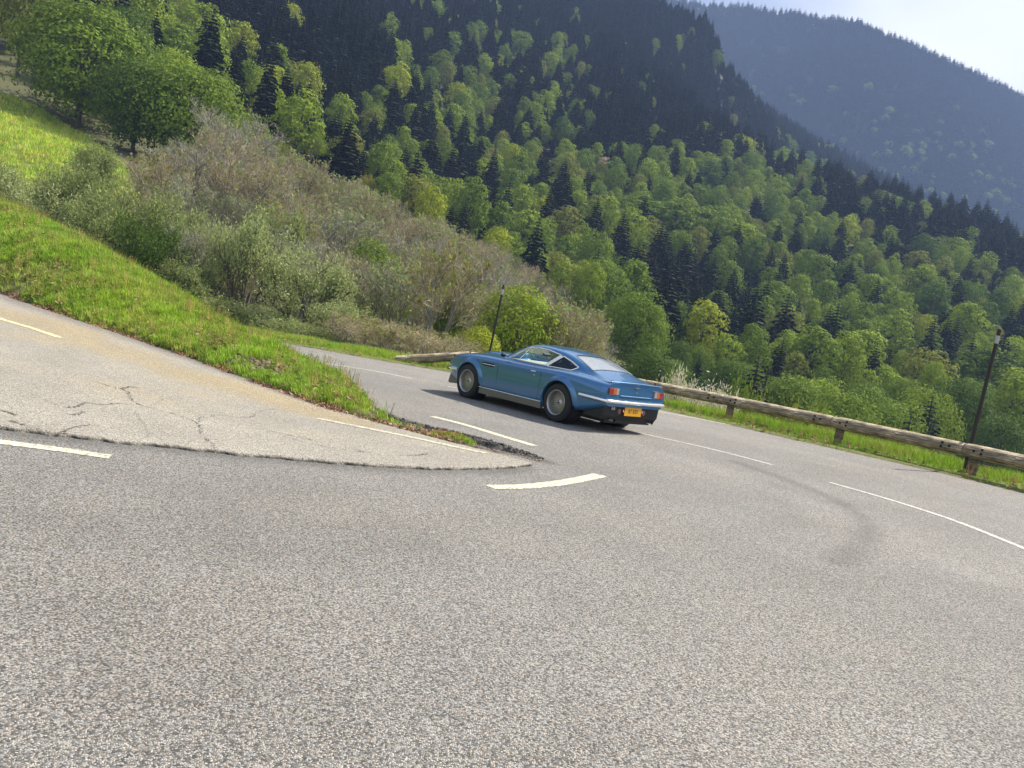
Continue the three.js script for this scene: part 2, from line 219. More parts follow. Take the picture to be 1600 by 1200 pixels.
// the older, paler surface of the upper leg, a slab whose ragged edge meets the newer road
function SEAM() { return _seam || (_seam = curve2([[-400, 610], [-200, 645], [0, 672], [100, 684], [200, 695], [300, 705], [400, 715], [500, 724], [600, 731], [680, 735], [740, 735], [790, 733], [832, 728]].map(([a, b]) => onSurf(a, b, (x, d) => rise(x))), 260)); }
function SEAMX() { return _seamx || (_seamx = SEAM().slice().sort((a, b) => a[0] - b[0])); }
const surfOld = (x, d) => pave(x, d) + 0.034;
{
  const B = SEAM(), n = B.length - 1, T = curve2([[-14, 20.3], [-11, 18.35], [-6.5, 15.35], [-3.7, 13.0], [-1.9, 11.35], [-1.1, 10.72], [-0.45, 10.27], [0.1, 9.93], [0.4, 9.72]], n), M = 26, R = mulberry(5);
  const pos = [], col = [], uv = [], idx = [];
  for (let i = 0; i <= n; i++) {
    const j = (hash1(i) - 0.5) * 0.018 + (fbm(i * 0.22, 1) - 0.5) * 0.10;
    for (let k = -1; k <= M; k++) {
      const t = k <= 0 ? 0 : k === 1 ? 0.002 + 0.005 * hash1(i + 71) : (k - 1) / (M - 1), bx = B[i][0] + j * 0.3 * (1 - t), bd = B[i][1] + j * (1 - t), x = lerp(bx, T[i][0], t), d = lerp(bd, T[i][1], t);
      pos.push(x, k < 0 ? pave(x, d) - 0.03 : pave(x, d) + 0.034 - (k === 0 ? 0.010 + 0.022 * fbm(i * 0.5, 3, 1, 2) : k === 1 ? 0.008 * hash1(i + 9) : 0), -d); uv.push(x, k < 0 ? -d + 0.04 : -d);
      const a = fbm(x * 0.5, d * 0.9, 2, 4), b = fbm(x * 1.9, d * 1.9, 5, 3); const v = 0.92 + 0.24 * (b - 0.5) + 0.16 * (a - 0.5);
      // ochre dust washed down from the bank, in a streak below the far edge
      const oc = smooth(0.36, 0.62, a * 0.6 + b * 0.25 + 0.2 * Math.exp(-Math.pow((t - 0.68) / 0.16, 2))) * smooth(0.12, 0.4, t) * smooth(0.98, 0.84, t) * (x < -1.6 ? 1 : 0.3);
      const gy = smooth(0.84, 0.93, t + (b - 0.5) * 0.08) * smooth(-1.5, -3, x);   // greyer newer strip along the grass
      let c = [v, v * 0.99, v * 0.97]; c = [c[0] * lerp(1, 1.04, oc), c[1] * lerp(1, 0.93, oc), c[2] * lerp(1, 0.70, oc)]; c = c.map((q, m) => lerp(q, [0.66, 0.64, 0.66][m] * v, gy)); if (k < 1) { const s = lerp(0.14, 0.7, smooth(0.35, 0.75, fbm(i * 0.6, 8, 2, 2) * 0.7 + 0.3 * hash1(i + 40))); c = [s, s * 0.97, s * 0.93]; } col.push(...c);
    }
  }
  const W = M + 2; for (let i = 0; i < n; i++) for (let k = 0; k < W - 1; k++) { const a = i * W + k, b = a + W; idx.push(a, b, a + 1, b, b + 1, a + 1); }
  const slab = struct('old_pavement', bufGeo(pos, idx, col, uv), oldAsphalt, 'pale cracked older asphalt with ochre stains beside the grass bank', 'pavement');
  // cracks: jagged dirt-filled grooves
  const crackM = std([0.11, 0.098, 0.08], 1);
  const crack = (pts, w, H = surfOld, on = slab) => {
    const P = curve2(pts.map(([a, b]) => onSurf(a, b, H)), 70), p = [], id = [];
    P.forEach(([x, d], i) => { const q = P[Math.min(i + 1, P.length - 1)], o = P[Math.max(i - 1, 0)]; const tx = q[0] - o[0], td = q[1] - o[1], l = Math.hypot(tx, td) || 1; const jx = (R() - 0.5) * 0.055, jd = (R() - 0.5) * 0.055, ww = w * 0.5 * (0.2 + 1.3 * R() * R()) * Math.min(1, 6 * i / P.length + 0.1, 6 * (1 - i / P.length) + 0.1); for (const s of [-1, 1]) { const X = x + jx - td / l * ww * s, Dd = d + jd + tx / l * ww * s; p.push(X, H(X, Dd) + 0.004, -Dd); } if (i) id.push(2 * i - 2, 2 * i, 2 * i - 1, 2 * i, 2 * i + 1, 2 * i - 1); });
    part('crack', bufGeo(p, id), crackM, on);
  };
  crack([[1000, 684], [1060, 699], [1130, 718], [1200, 742], [1260, 768]], 0.016, pave, roadMesh); crack([[640, 589], [690, 597], [740, 607], [800, 622]], 0.018, pave, roadMesh); crack([[1330, 775], [1400, 797], [1480, 822], [1560, 850]], 0.010, pave, roadMesh); crack([[1440, 742], [1500, 764], [1560, 786]], 0.010, pave, roadMesh);
  crack([[130, 592], [160, 600], [185, 608], [200, 613], [203, 622], [212, 631], [232, 636], [262, 644]], 0.02);
  crack([[188, 609], [205, 605], [222, 607]], 0.028); crack([[166, 633], [185, 631], [208, 633]], 0.012); crack([[96, 637], [118, 636], [133, 629]], 0.016); crack([[96, 649], [122, 648], [130, 643]], 0.012);
  crack([[0, 641], [12, 645], [25, 650]], 0.014); crack([[14, 658], [28, 661], [40, 665]], 0.01); crack([[92, 680], [105, 671], [116, 668], [150, 663]], 0.018);
  crack([[290, 640], [305, 646], [322, 650], [350, 650], [385, 653], [400, 645]], 0.014); crack([[319, 650], [308, 660], [312, 668], [314, 680]], 0.017); crack([[400, 668], [430, 675], [470, 684], [500, 690]], 0.010); crack([[440, 682], [500, 697], [545, 704], [580, 708]], 0.012); crack([[620, 712], [650, 712], [672, 709]], 0.012); crack([[262, 644], [285, 652], [308, 660]], 0.008); crack([[40, 665], [66, 672], [92, 680]], 0.008); crack([[133, 629], [150, 632], [166, 633]], 0.008); crack([[314, 680], [330, 694], [338, 706]], 0.009); crack([[205, 640], [222, 660], [232, 690]], 0.007); crack([[400, 645], [430, 640], [452, 644]], 0.008); crack([[60, 560], [95, 575], [130, 592]], 0.008); crack([[0, 600], [40, 612], [96, 637]], 0.007); crack([[232, 636], [262, 622], [300, 618]], 0.006); crack([[470, 686], [540, 700], [600, 712]], 0.008);
}

// ------------------------------------------------------------------ painted lines
const paintT = dataTex(256, (i, j) => { const v = 0.86 + 0.14 * hash3(i, j, 3) - (fbm(i / 9, j / 9, 2, 4) > 0.60 ? 0.26 : 0) - (hash3(i, j, 8) > 0.93 ? 0.3 : 0); return [v, v, v]; }, true, 1.6);
const paintWorn = std([0.58, 0.53, 0.40], 0.85, 0, { map: paintT }), paintM = std([0.68, 0.63, 0.47], 0.75, 0, { map: paintT }), paintOld = std([0.74, 0.62, 0.36], 0.8, 0, { map: paintT }), paintThin = std([0.56, 0.53, 0.48], 0.75, 0, { map: paintT });
function marking(pts, width, mat, H, label, lift = 0.004) {
  const P = curve2(pts.map(([a, b]) => onSurf(a, b, H)), 40), p = [], id = [], uv = [], R = mulberry(Math.round(pts[0][0] * 7 + pts[0][1]));
  P.forEach(([x, d], i) => { const q = P[Math.min(i + 1, 40)], o = P[Math.max(i - 1, 0)], tx = q[0] - o[0], td = q[1] - o[1], l = Math.hypot(tx, td); for (const s of [-1, 1]) { const w = width / 2 * (1 + (R() - 0.5) * 0.14), X = x - td / l * w * s, Dd = d + tx / l * w * s; p.push(X, H(X, Dd) + lift, -Dd); uv.push(X, Dd); } if (i) id.push(2 * i - 2, 2 * i, 2 * i - 1, 2 * i, 2 * i + 1, 2 * i - 1); });
  return struct('road_marking', bufGeo(p, id, null, uv), mat, label, 'road marking');
}
marking([[-120, 672], [0, 691], [90, 703], [172, 714]], 0.15, paintM, pave, 'thick cream dash at the left edge of the picture');
marking([[765, 762], [815, 761], [860, 757], [900, 751], [938, 743]], 0.17, paintM, pave, 'short curved cream dash below the pavement tip');
marking([[676, 651], [730, 665], [785, 682], [836, 697]], 0.15, paintM, pave, 'straight cream dash between broken edge and car');
marking([[496, 654], [560, 667], [640, 683], [700, 696], [760, 709]], 0.12, paintWorn, surfOld, 'faded cream edge line on the pale pavement by the grass tip');
marking([[-120, 448], [0, 498], [50, 513], [94, 528]], 0.16, paintOld, surfOld, 'yellowish dash on the upper leg beside the grass bank');
marking([[470, 560], [510, 568], [580, 579], [645, 592]], 0.12, paintThin, pave, 'thin pale centre line ahead of the car');
marking([[700, 604], [760, 615], [850, 640]], 0.10, paintThin, pave, 'thin centre line running under the car');
marking([[985, 674], [1060, 690], [1140, 709], [1208, 727]], 0.10, paintThin, pave, 'thin pale centre line behind the car');
marking([[1296, 754], [1380, 778], [1480, 810], [1560, 841], [1640, 874]], 0.10, paintThin, pave, 'thin pale centre line leaving at the right edge');
marking([[960, 628], [1030, 643], [1100, 656], [1170, 670], [1235, 685]], 0.11, paintM, pave, 'cream edge line along the verge behind the car');
marking([[1542, 756], [1600, 767], [1680, 783]], 0.12, paintM, pave, 'cream edge line by the verge at the far right');
marking([[440, 536], [520, 546], [570, 556], [600, 563]], 0.10, paintThin, pave, 'thin pale edge line on the far side of the lower leg');

// ------------------------------------------------------------------ the mountain across the valley
const RIDGE = [[200, -330], [600, -190], [900, -60], [1070, 2], [1180, 14], [1260, 28], [1340, 40], [1420, 72], [1500, 108], [1600, 154], [1760, 220], [2000, 300], [2300, 380]];
const farPt = (px, v) => { const D = lerp(1050, 560, v) + 60 * Math.sin(px / 130) * (1 - v) + 30 * fbm(px / 90, v * 6); return at(px, lerp(polyAt(RIDGE, px) + 5, 700, v), D); };
{
  const pos = [], idx = [], uv = [], nu = 90, nv = 40;
  for (let j = 0; j <= nv; j++) for (let i = 0; i <= nu; i++) { const p = farPt(lerp(200, 2300, i / nu), lerp(-0.02, 1, j / nv)); if (j === 0) { p.y -= 60; p.z -= 60; } pos.push(p.x, p.y, p.z); uv.push(p.x, p.z); }
  for (let j = 0; j < nv; j++) for (let i = 0; i < nu; i++) { const a = j * (nu + 1) + i, b = a + nu + 1; idx.push(a, b, a + 1, b, b + 1, a + 1); }
  struct('far_mountain', bufGeo(pos, idx, null, uv), std([0.032, 0.035, 0.024], 1), 'blue hazy wooded mountain behind the near slope', 'mountain');
}

// ------------------------------------------------------------------ tree models
// true size of a model, so that a plant can be scaled to its surveyed height and width
function sized(P) { let y = 0, x = 0; const r = []; for (const g of [P.trunk, P.twigs, P.crown]) if (g) { const p = g.attributes.position; for (let i = 0; i < p.count; i += 3) { y = Math.max(y, p.getY(i)); r.push(Math.hypot(p.getX(i), p.getZ(i))); } } r.sort((a, b) => a - b); x = r[Math.floor(r.length * 0.97)]; P.H = y; P.W = 2 * x; return P; }
function tube(out, a, b, ra, rb, n = 5) { // tapered limb from a to b
  const d = new THREE.Vector3().subVectors(b, a), q = new THREE.Quaternion().setFromUnitVectors(new THREE.Vector3(0, 1, 0), d.clone().normalize()), o = out.pos.length / 3;
  for (const [p, r] of [[a, ra], [b, rb]]) for (let i = 0; i < n; i++) { const t = i / n * Math.PI * 2, v = new THREE.Vector3(Math.cos(t) * r, 0, Math.sin(t) * r).applyQuaternion(q).add(p); out.pos.push(v.x, v.y, v.z); if (out.col) out.col.push(...out.c); }
  for (let i = 0; i < n; i++) { const j = (i + 1) % n; out.idx.push(o + i, o + n + i, o + j, o + j, o + n + i, o + n + j); }
}
const V = (x, y, z) => new THREE.Vector3(x, y, z);
const rdir = R => { const z = R() * 2 - 1, t = R() * 6.2832, s = Math.sqrt(1 - z * z); return V(s * Math.cos(t), z, s * Math.sin(t)); };
function leaf(out, p, nrm, size, R, tone, long = 1) { // one leafy spray: a rhombus facing nrm
  const t = V(0, 1, 0).cross(nrm); if (t.lengthSq() < 1e-4) t.set(1, 0, 0); t.normalize(); const b = V(0, 0, 0).crossVectors(nrm, t), a = R() * 6.2832, ca = Math.cos(a) * size, sa = Math.sin(a) * size, o = out.pos.length / 3, k = 0.62 / long;
  out.pos.push(p.x + t.x * ca * long + b.x * sa * long, p.y + t.y * ca * long + b.y * sa * long, p.z + t.z * ca * long + b.z * sa * long, p.x + (-t.x * sa + b.x * ca) * k, p.y + (-t.y * sa + b.y * ca) * k, p.z + (-t.z * sa + b.z * ca) * k, p.x - t.x * ca * long - b.x * sa * long, p.y - t.y * ca * long - b.y * sa * long, p.z - t.z * ca * long - b.z * sa * long, p.x + (t.x * sa - b.x * ca) * k, p.y + (t.y * sa - b.y * ca) * k, p.z + (t.z * sa - b.z * ca) * k);
  if (out.col) for (let i = 0; i < 4; i++) out.col.push(...tone);
  out.idx.push(o, o + 1, o + 2, o, o + 2, o + 3);
}
const geoOf = out => bufGeo(out.pos, out.idx, out.col && out.col.length ? out.col : null);
const box0 = c => ({ pos: [], idx: [], col: c ? [] : null, c });
function broadleaf(seed, { H = 12, W = 8, clumps = 26, leaves = 46, size = 0.34, base = 0.16, shape = 1 }) {
  const R = mulberry(seed), tr = box0(), cr = box0([1, 1, 1]), top = H * 0.97, cy = lerp(H * base, top, 0.46), ry = (top - H * base) / 2, rx = W / 2;
  tube(tr, V(0, -0.8, 0), V(0, H * 0.3, 0), H * 0.022, H * 0.016, 7); tube(tr, V(0, H * 0.3, 0), V((R() - 0.5) * 0.6, H * 0.75, (R() - 0.5) * 0.6), H * 0.016, H * 0.005, 5);
  for (let i = 0; i < clumps; i++) {
    const f = (i + 0.5) / clumps, y = 1 - 2 * f, a = i * 2.39996 + R() * 0.7, rad = Math.sqrt(1 - y * y), k = 0.42 + 0.46 * Math.sqrt(R());
    const yy = y > 0 ? y : -Math.pow(-y, 1.1); const wid = shape < 0 ? lerp(1.05, 0.45, (yy + 1) / 2) : lerp(0.95, 0.85, (yy + 1) / 2);
    const c = V(Math.cos(a) * rad * rx * k * wid, cy + yy * ry * (0.62 + 0.18 * R()), Math.sin(a) * rad * rx * k * wid), cr0 = rx * (0.24 + 0.24 * R());
    if (R() < 0.55) tube(tr, V(0, H * (0.2 + 0.3 * R()), 0), c, H * 0.008, H * 0.002, 4);
    const ct = 0.88 + 0.24 * R();
    for (let l = 0; l < leaves; l++) {
      const d = rdir(R); if (d.y < -0.35 && R() < 0.6) d.y *= -1; const rr = cr0 * (0.72 + 0.36 * R()); const p = V(c.x + d.x * rr, c.y + d.y * rr * 0.72, c.z + d.z * rr);
      const n = d.clone().multiplyScalar(0.6).add(V(p.x / rx, (p.y - cy) / ry, p.z / rx).multiplyScalar(0.75)).add(rdir(R).multiplyScalar(0.7)).add(V(0, 0.15, 0)).normalize(); const t = ct * (0.8 + 0.4 * R()), w = R();
      leaf(cr, p, n, size * (0.6 + 0.8 * R()), R, [t * (0.92 + 0.2 * w), t, t * (0.8 + 0.3 * (1 - w))], 1.1);
    }
  }
  return sized({ trunk: geoOf(tr), crown: geoOf(cr) });
}
function conifer(seed, { H = 18, W = 5.4, layers = 24, per = 9 }) {
  const R = mulberry(seed), tr = box0(), cr = box0([1, 1, 1]);
  tube(tr, V(0, -1, 0), V(0, H * 0.97, 0), H * 0.014, 0.03, 6);
  for (let k = 0; k < layers; k++) {
    const f = k / (layers - 1), y = lerp(H * 0.1, H * 0.985, Math.pow(f, 0.92)), r = Math.max(0.15, W / 2 * Math.pow(1 - f, 0.8) * (0.85 + 0.3 * R())), n = Math.max(4, Math.round(per * (1 - 0.45 * f)));
    for (let i = 0; i < n; i++) {
      const a = (i + R() * 0.8) / n * 6.2832 + k * 1.7, L = r * (0.7 + 0.45 * R()), dr = L * (0.28 + 0.25 * R()), ca = Math.cos(a), sa = Math.sin(a), w = L * (0.24 + 0.12 * R()) + 0.12, o = cr.pos.length / 3, t = 0.75 + 0.5 * R();
      const P = [[0, 0.1, 0], [L * 0.5, -dr * 0.25, w], [L * 0.55, -dr * 0.1, 0], [L * 0.5, -dr * 0.25, -w], [L, -dr, 0], [L * 0.3, -dr * 0.9, w * 0.7], [L * 0.35, -dr * 0.9, -w * 0.7], [L * 0.75, -dr * 1.5, w * 0.55], [L * 0.75, -dr * 1.5, -w * 0.55]];
      for (const [u, v, s] of P) { cr.pos.push(ca * u - sa * s, y + v, sa * u + ca * s); cr.col.push(t, t, t); }
      cr.idx.push(o, o + 1, o + 2, o, o + 2, o + 3, o + 1, o + 4, o + 2, o + 2, o + 4, o + 3, o + 1, o + 5, o + 2, o + 3, o + 2, o + 6, o + 2, o + 4, o + 7, o + 2, o + 8, o + 4);
    }
  }
  return sized({ trunk: geoOf(tr), crown: geoOf(cr) });
}
function bareTree(seed, { H = 10, W = 8, bud = 0, budTone = [1, 1, 1] }) {
  const R = mulberry(seed), tr = box0(), tw = box0(), lf = box0([1, 1, 1]);
  const rib = (a, b, w) => { const s = rdir(R).cross(V(0, 0, 0).subVectors(b, a)); s.normalize().multiplyScalar(w); const o = tw.pos.length / 3; tw.pos.push(a.x - s.x, a.y - s.y, a.z - s.z, a.x + s.x, a.y + s.y, a.z + s.z, b.x, b.y, b.z); tw.idx.push(o, o + 1, o + 2); };
  const grow = (p, d, L, r, k) => {
    const e = p.clone().addScaledVector(d, L); if (k < 2) tube(tr, p, e, r, r * 0.55, k ? 4 : 6); else rib(p, e, r);
    if (k >= 4) { if (R() < bud) leaf(lf, e, rdir(R), 0.10 + 0.1 * R(), R, budTone.map(v => v * (0.8 + 0.4 * R())), 1.2); return; }
    const n = k === 0 ? 9 : k === 1 ? 7 : k === 2 ? 6 : 5;
    for (let i = 0; i < n; i++) { const f = k === 0 ? 0.25 + 0.75 * (i + R()) / n : 0.25 + 0.75 * R(), s = p.clone().lerp(e, f), q = d.clone().multiplyScalar(0.75).add(rdir(R).multiplyScalar(k === 0 ? 0.62 : 0.7)).add(V(0, 0.28, 0)).normalize(); const LL = k === 0 ? L * (0.75 - 0.35 * f) : L * (0.62 - 0.2 * f) * (0.7 + 0.5 * R()); grow(s, q, LL, Math.max(r * (k === 0 ? 0.42 : 0.5), 0.014), k + 1); }
  };
  const stems = 3; for (let s = 0; s < stems; s++) { const a = s * 2.1 + R(); grow(V(Math.cos(a) * 0.3, -0.5, Math.sin(a) * 0.3), V(Math.cos(a) * 0.34 * W / H, 1, Math.sin(a) * 0.34 * W / H).normalize(), H * 0.55, H * 0.011, 0); }
  return sized({ trunk: geoOf(tr), twigs: geoOf(tw), crown: lf.pos.length ? geoOf(lf) : null });
}
function willow(seed, { H = 6.5, W = 5, leaves = 5200, size = 0.075, stems = 5 }) {
  const R = mulberry(seed), tr = box0(), lf = box0([1, 1, 1]), tips = [];
  const grow = (p, d, L, r, k) => {
    const m = p.clone().addScaledVector(d, L * 0.5).add(rdir(R).multiplyScalar(L * 0.07)), e = p.clone().addScaledVector(d, L).add(rdir(R).multiplyScalar(L * 0.08)); tube(tr, p, m, r, r * 0.8, k ? 4 : 6); tube(tr, m, e, r * 0.8, r * 0.55, k ? 4 : 6);
    if (k >= 1) tips.push([m, e, L]); if (k >= 3) return;
    const n = k === 0 ? 5 : 4; for (let i = 0; i < n; i++) { const s = p.clone().lerp(e, 0.45 + 0.55 * (i + R()) / n), q = d.clone().add(rdir(R).multiplyScalar(0.75)).add(V(0, 0.25, 0)).normalize(); grow(s, q, L * (0.5 + 0.2 * R()), r * 0.5, k + 1); }
  };
  for (let s = 0; s < stems; s++) { const a = s * 6.2832 / stems + R(); grow(V(Math.cos(a) * 0.25, -0.4, Math.sin(a) * 0.25), V(Math.cos(a) * (0.15 + 0.35 * R()), 1, Math.sin(a) * (0.15 + 0.35 * R())).normalize(), H * 0.42, H * 0.012, 0); }
  for (let i = 0; i < leaves; i++) { const [a, b, L] = tips[Math.floor(R() * tips.length)]; const p = a.clone().lerp(b, R() * 1.1).add(rdir(R).multiplyScalar(0.12 + 0.42 * R())); p.x *= 1; const t = 0.75 + 0.5 * R(); leaf(lf, p, rdir(R).add(V(0, 0.4, 0)).normalize(), size * (0.6 + 0.8 * R()), R, [t, t, t * (0.85 + 0.3 * R())], 1.35); }
  return sized({ trunk: geoOf(tr), crown: geoOf(lf) });
}
const leafM = (c, tr = 0.40) => phys(c, { roughness: 0.75, transmission: tr, thickness: 0, vertexColors: true, side: THREE.DoubleSide, ior: 1.3, specularIntensity: 0.15 });
const barkM = std([0.085, 0.07, 0.055], 0.95), barkGrey = std([0.20, 0.18, 0.155], 0.95), twigM = phys([0.41, 0.34, 0.235], { roughness: 1, specularIntensity: 0.1 }), twigM2 = phys([0.33, 0.31, 0.245], { roughness: 1, specularIntensity: 0.1 }), barkPale = std([0.26, 0.24, 0.21], 0.95);
const LEAF = { fresh: leafM([0.25, 0.335, 0.035]), mid: leafM([0.17, 0.25, 0.03]), deep: leafM([0.10, 0.165, 0.026]), olive: leafM([0.23, 0.255, 0.05]), lime: leafM([0.33, 0.38, 0.035]), copper: leafM([0.20, 0.13, 0.07]), yellow: leafM([0.32, 0.30, 0.04]), grey: leafM([0.38, 0.43, 0.18], 0.45), sage: leafM([0.29, 0.34, 0.12], 0.45), blossom: leafM([0.62, 0.58, 0.44], 0.3), pink: leafM([0.5, 0.40, 0.36], 0.3) };
const fir = [[0.020, 0.035, 0.016], [0.026, 0.040, 0.018], [0.030, 0.036, 0.022]].map(c => phys(c, { roughness: 0.9, vertexColors: true, side: THREE.DoubleSide, specularIntensity: 0.15 }));
const P_BROAD = [1, 2, 3, 4, 5, 6].map(s => broadleaf(100 + s, { H: 12, W: [8.4, 7, 9.4, 6.2, 8, 7.4][s - 1], clumps: [30, 24, 34, 22, 28, 26][s - 1], leaves: 110, size: 0.20, shape: s % 3 ? 1 : -1 }));
const P_BIG = [1, 2].map(s => broadleaf(200 + s, { H: 12, W: 11, clumps: 64, leaves: 210, size: 0.15, base: 0.03 }));
const P_FIR = [1, 2, 3, 4].map(s => conifer(300 + s, { H: 18, W: [5, 5.8, 4.4, 5.2][s - 1] }));
const P_BARE = [1, 2, 3].map(s => bareTree(400 + s, { H: 10, W: [9, 7.5, 6.5][s - 1], bud: [0.02, 0.15, 0.07][s - 1], budTone: [1, 1, 1] }));
const P_WILLOW = [1, 2, 3].map(s => willow(500 + s, { leaves: 8000, size: 0.07 }));
const P_BUSH = [1, 2].map(s => willow(520 + s, { H: 3.2, W: 3.2, leaves: 3600, size: 0.06, stems: 8 }));
const P_LEAFBUSH = [1, 2].map(s => broadleaf(540 + s, { H: 4, W: 4.6, clumps: 34, leaves: 190, size: 0.08, base: 0.02 }));

function plant(name, P, mat, bark, x, y, z, sx, sy, turn, label, category, group, extraCrown) {
  const o = thing(name, label, category, [x, y, z], turn, group); o.scale.set(sx, sy, sx);
  part('trunk', P.trunk, bark, o); if (P.twigs) part('twigs', P.twigs, extraCrown || twigM, o).userData.kind = 'stuff'; if (P.crown) part('crown', P.crown, mat, o).userData.kind = 'stuff';
  return o;
}

// ------------------------------------------------------------------ the woods on the slope
const gnd = (x, z) => ground(x, -z);
const spots = new Map();
const cellKey = (x, d) => Math.floor(x / 12) * 4096 + Math.floor(d / 12);
function freeSpot(x, d, r) { for (let i = -1; i <= 1; i++) for (let j = -1; j <= 1; j++) for (const s of spots.get(cellKey(x + i * 12, d + j * 12)) || []) if (Math.hypot(s[0] - x, s[1] - d) < (s[2] + r)) return false; return true; }
function takeSpot(x, d, r) { const k = cellKey(x, d); if (!spots.has(k)) spots.set(k, []); spots.get(k).push([x, d, r]); }
const BARE_ZONE = [[235, 268], [290, 215], [330, 205], [400, 215], [470, 262], [560, 300], [640, 335], [730, 370], [820, 420], [880, 475], [930, 545], [800, 560], [560, 545], [420, 500], [300, 420], [220, 330]];
const MEADOW = [[-500, 100], [20, 150], [60, 170], [130, 210], [225, 285], [240, 345], [-500, 420]];
const FIRLINE = [[-300, -120], [180, -20], [350, 40], [450, 90], [560, 90], [640, 60], [740, 90], [860, 140], [1000, 200], [1100, 245], [1220, 290], [1350, 330], [1500, 370], [1700, 440]];
function standOn(px, py, D0) { // walk a view ray to the slope
  const r = ray(px, py); let t = D0 || 30; for (let i = 0; i < 3000; i++) { if (1.531 + r.y * t < ground(r.x * t, -r.z * t)) break; t += 0.25; } return [r.x * t, -r.z * t];
}
// trees one can point out, surveyed one by one: pixel of the foot, height and crown width in metres
const NAMED = [
  ['beech_tree', 'big', 'mid', 118, 222, 88, 13.5, 14.5, 'broad dark beech, largest of the trees above the left meadow'],
  ['beech_tree', 'big', 'deep', 205, 250, 84, 9.5, 9, 'dark beech at the lower corner of the left meadow'],
  ['beech_tree', 'big', 'mid', 285, 265, 84, 10.6, 11.5, 'broad rounded beech above the big bare tree'],
  ['beech_tree', 'big', 'fresh', 262, 205, 100, 9, 9, 'fresh green beech between the two largest left beeches'],
  ['beech_tree', 'big', 'mid', 375, 238, 96, 6.4, 8, 'low rounded beech touching the big bare tree'],
  ['birch_tree', 'broad', 'olive', 22, 160, 96, 13, 6, 'tall olive green birch at the left edge above the meadow'],
  ['birch_tree', 'broad', 'olive', 66, 150, 104, 14, 5, 'slender olive green birch in the top left corner'],
  ['birch_tree', 'broad', 'fresh', 215, 120, 122, 12, 7, 'light green birch behind the largest left beech'],
  ['birch_tree', 'broad', 'olive', 142, 110, 128, 12, 8, 'pale green birch near the top left edge'],
  ['maple_tree', 'broad', 'lime', 425, 130, 140, 9.5, 7.5, 'bright green maple among conifers near the top'],
  ['maple_tree', 'broad', 'yellow', 388, 165, 126, 7.5, 3.2, 'yellowish young maple beside bare grey trees'],
  ['copper_beech', 'broad', 'copper', 562, 100, 205, 7, 5, 'reddish brown tree alone among the dark conifers'],
  ['copper_beech', 'broad', 'copper', 132, 46, 140, 8, 5, 'reddish tree at the top of the left wood'],
  ['maple_tree', 'broad', 'lime', 612, 175, 190, 11, 9, 'largest bright green maple in the conifers above the car'],
  ['cherry_tree', 'broad', 'pink', 940, 292, 235, 5.6, 4.6, 'small pale pink blossoming cherry on the far slope'],
  ['round_maple', 'broad', 'mid', 1105, 562, 150, 7.4, 6.4, 'round topped tree standing clear just above the guardrail'],
  ['maple_tree', 'broad', 'mid', 990, 372, 0, 11, 12, 'broad beech at the left end of the long beech stand'],
  ['maple_tree', 'broad', 'mid', 1045, 392, 0, 12, 13, 'wide beech in the middle of the long beech stand'],
  ['maple_tree', 'broad', 'mid', 1100, 400, 0, 12, 13, 'wide beech at the right of the long beech stand'],
  ['maple_tree', 'broad', 'fresh', 1150, 420, 0, 11, 11, 'fresh green beech below the right end of the long stand'],
  ['beech_tree', 'big', 'mid', 985, 560, 92, 9.2, 8, 'leafy green tree right behind the car roof'],
  ['beech_tree', 'big', 'mid', 925, 520, 112, 9.8, 9, 'rounded green tree up the slope above the car'],
  ['beech_tree', 'big', 'deep', 1040, 590, 80, 5.4, 6.5, 'green tree above the white blossom shrubs'],
];
const woodRnd = mulberry(77), pick = a => a[Math.floor(woodRnd() * a.length)];
for (const [name, kind, leafK, px, py, D, h, w, label] of NAMED) {
  let x, d; if (D) { const p = at(px, py, D); x = p.x; d = -p.z; } else [x, d] = standOn(px, py, 60);
  const P = kind === 'big' ? pick(P_BIG) : pick(P_BROAD); takeSpot(x, d, w * 0.36);
  plant(name, P, LEAF[leafK], barkM, x, ground(x, d), -d, w / P.W, h / P.H, woodRnd() * 6.28, label, 'tree');
}
// bare and budding trees along the stream
const bareWhere = (px, py) => (py < 260 ? 'at the top of the thicket' : py < 340 ? 'high in the thicket' : py < 430 ? 'in mid thicket' : 'at the foot of the thicket') + ' ' + (px < 330 ? 'below the meadow' : px < 420 ? 'above the tallest willow' : px < 500 ? 'above the rounded willow' : px < 600 ? 'above the lower road' : px < 700 ? 'above the rail end' : px < 780 ? 'behind the slim snow pole' : px < 860 ? 'behind the car windscreen' : 'behind the car roof');
const bareList = [[352, 270, 76, 8.2, 9.5, 'large leafless grey tree with a domed crown below the beeches'], [300, 318, 66, 5.6, 7.5, 'leafless brown tree with a few yellow buds below the meadow'], [240, 325, 62, 3.6, 4.5, 'low leafless tree at the foot of the meadow']];
for (const [px, py, D, h, w, label] of bareList) { const p = at(px, py, D), P = P_BARE[0]; takeSpot(p.x, -p.z, w * 0.33); plant('bare_tree', P, LEAF.yellow, barkGrey, p.x, gnd(p.x, p.z), p.z, w / P.W, h / P.H, woodRnd() * 6, label, 'tree', null, twigM2); }
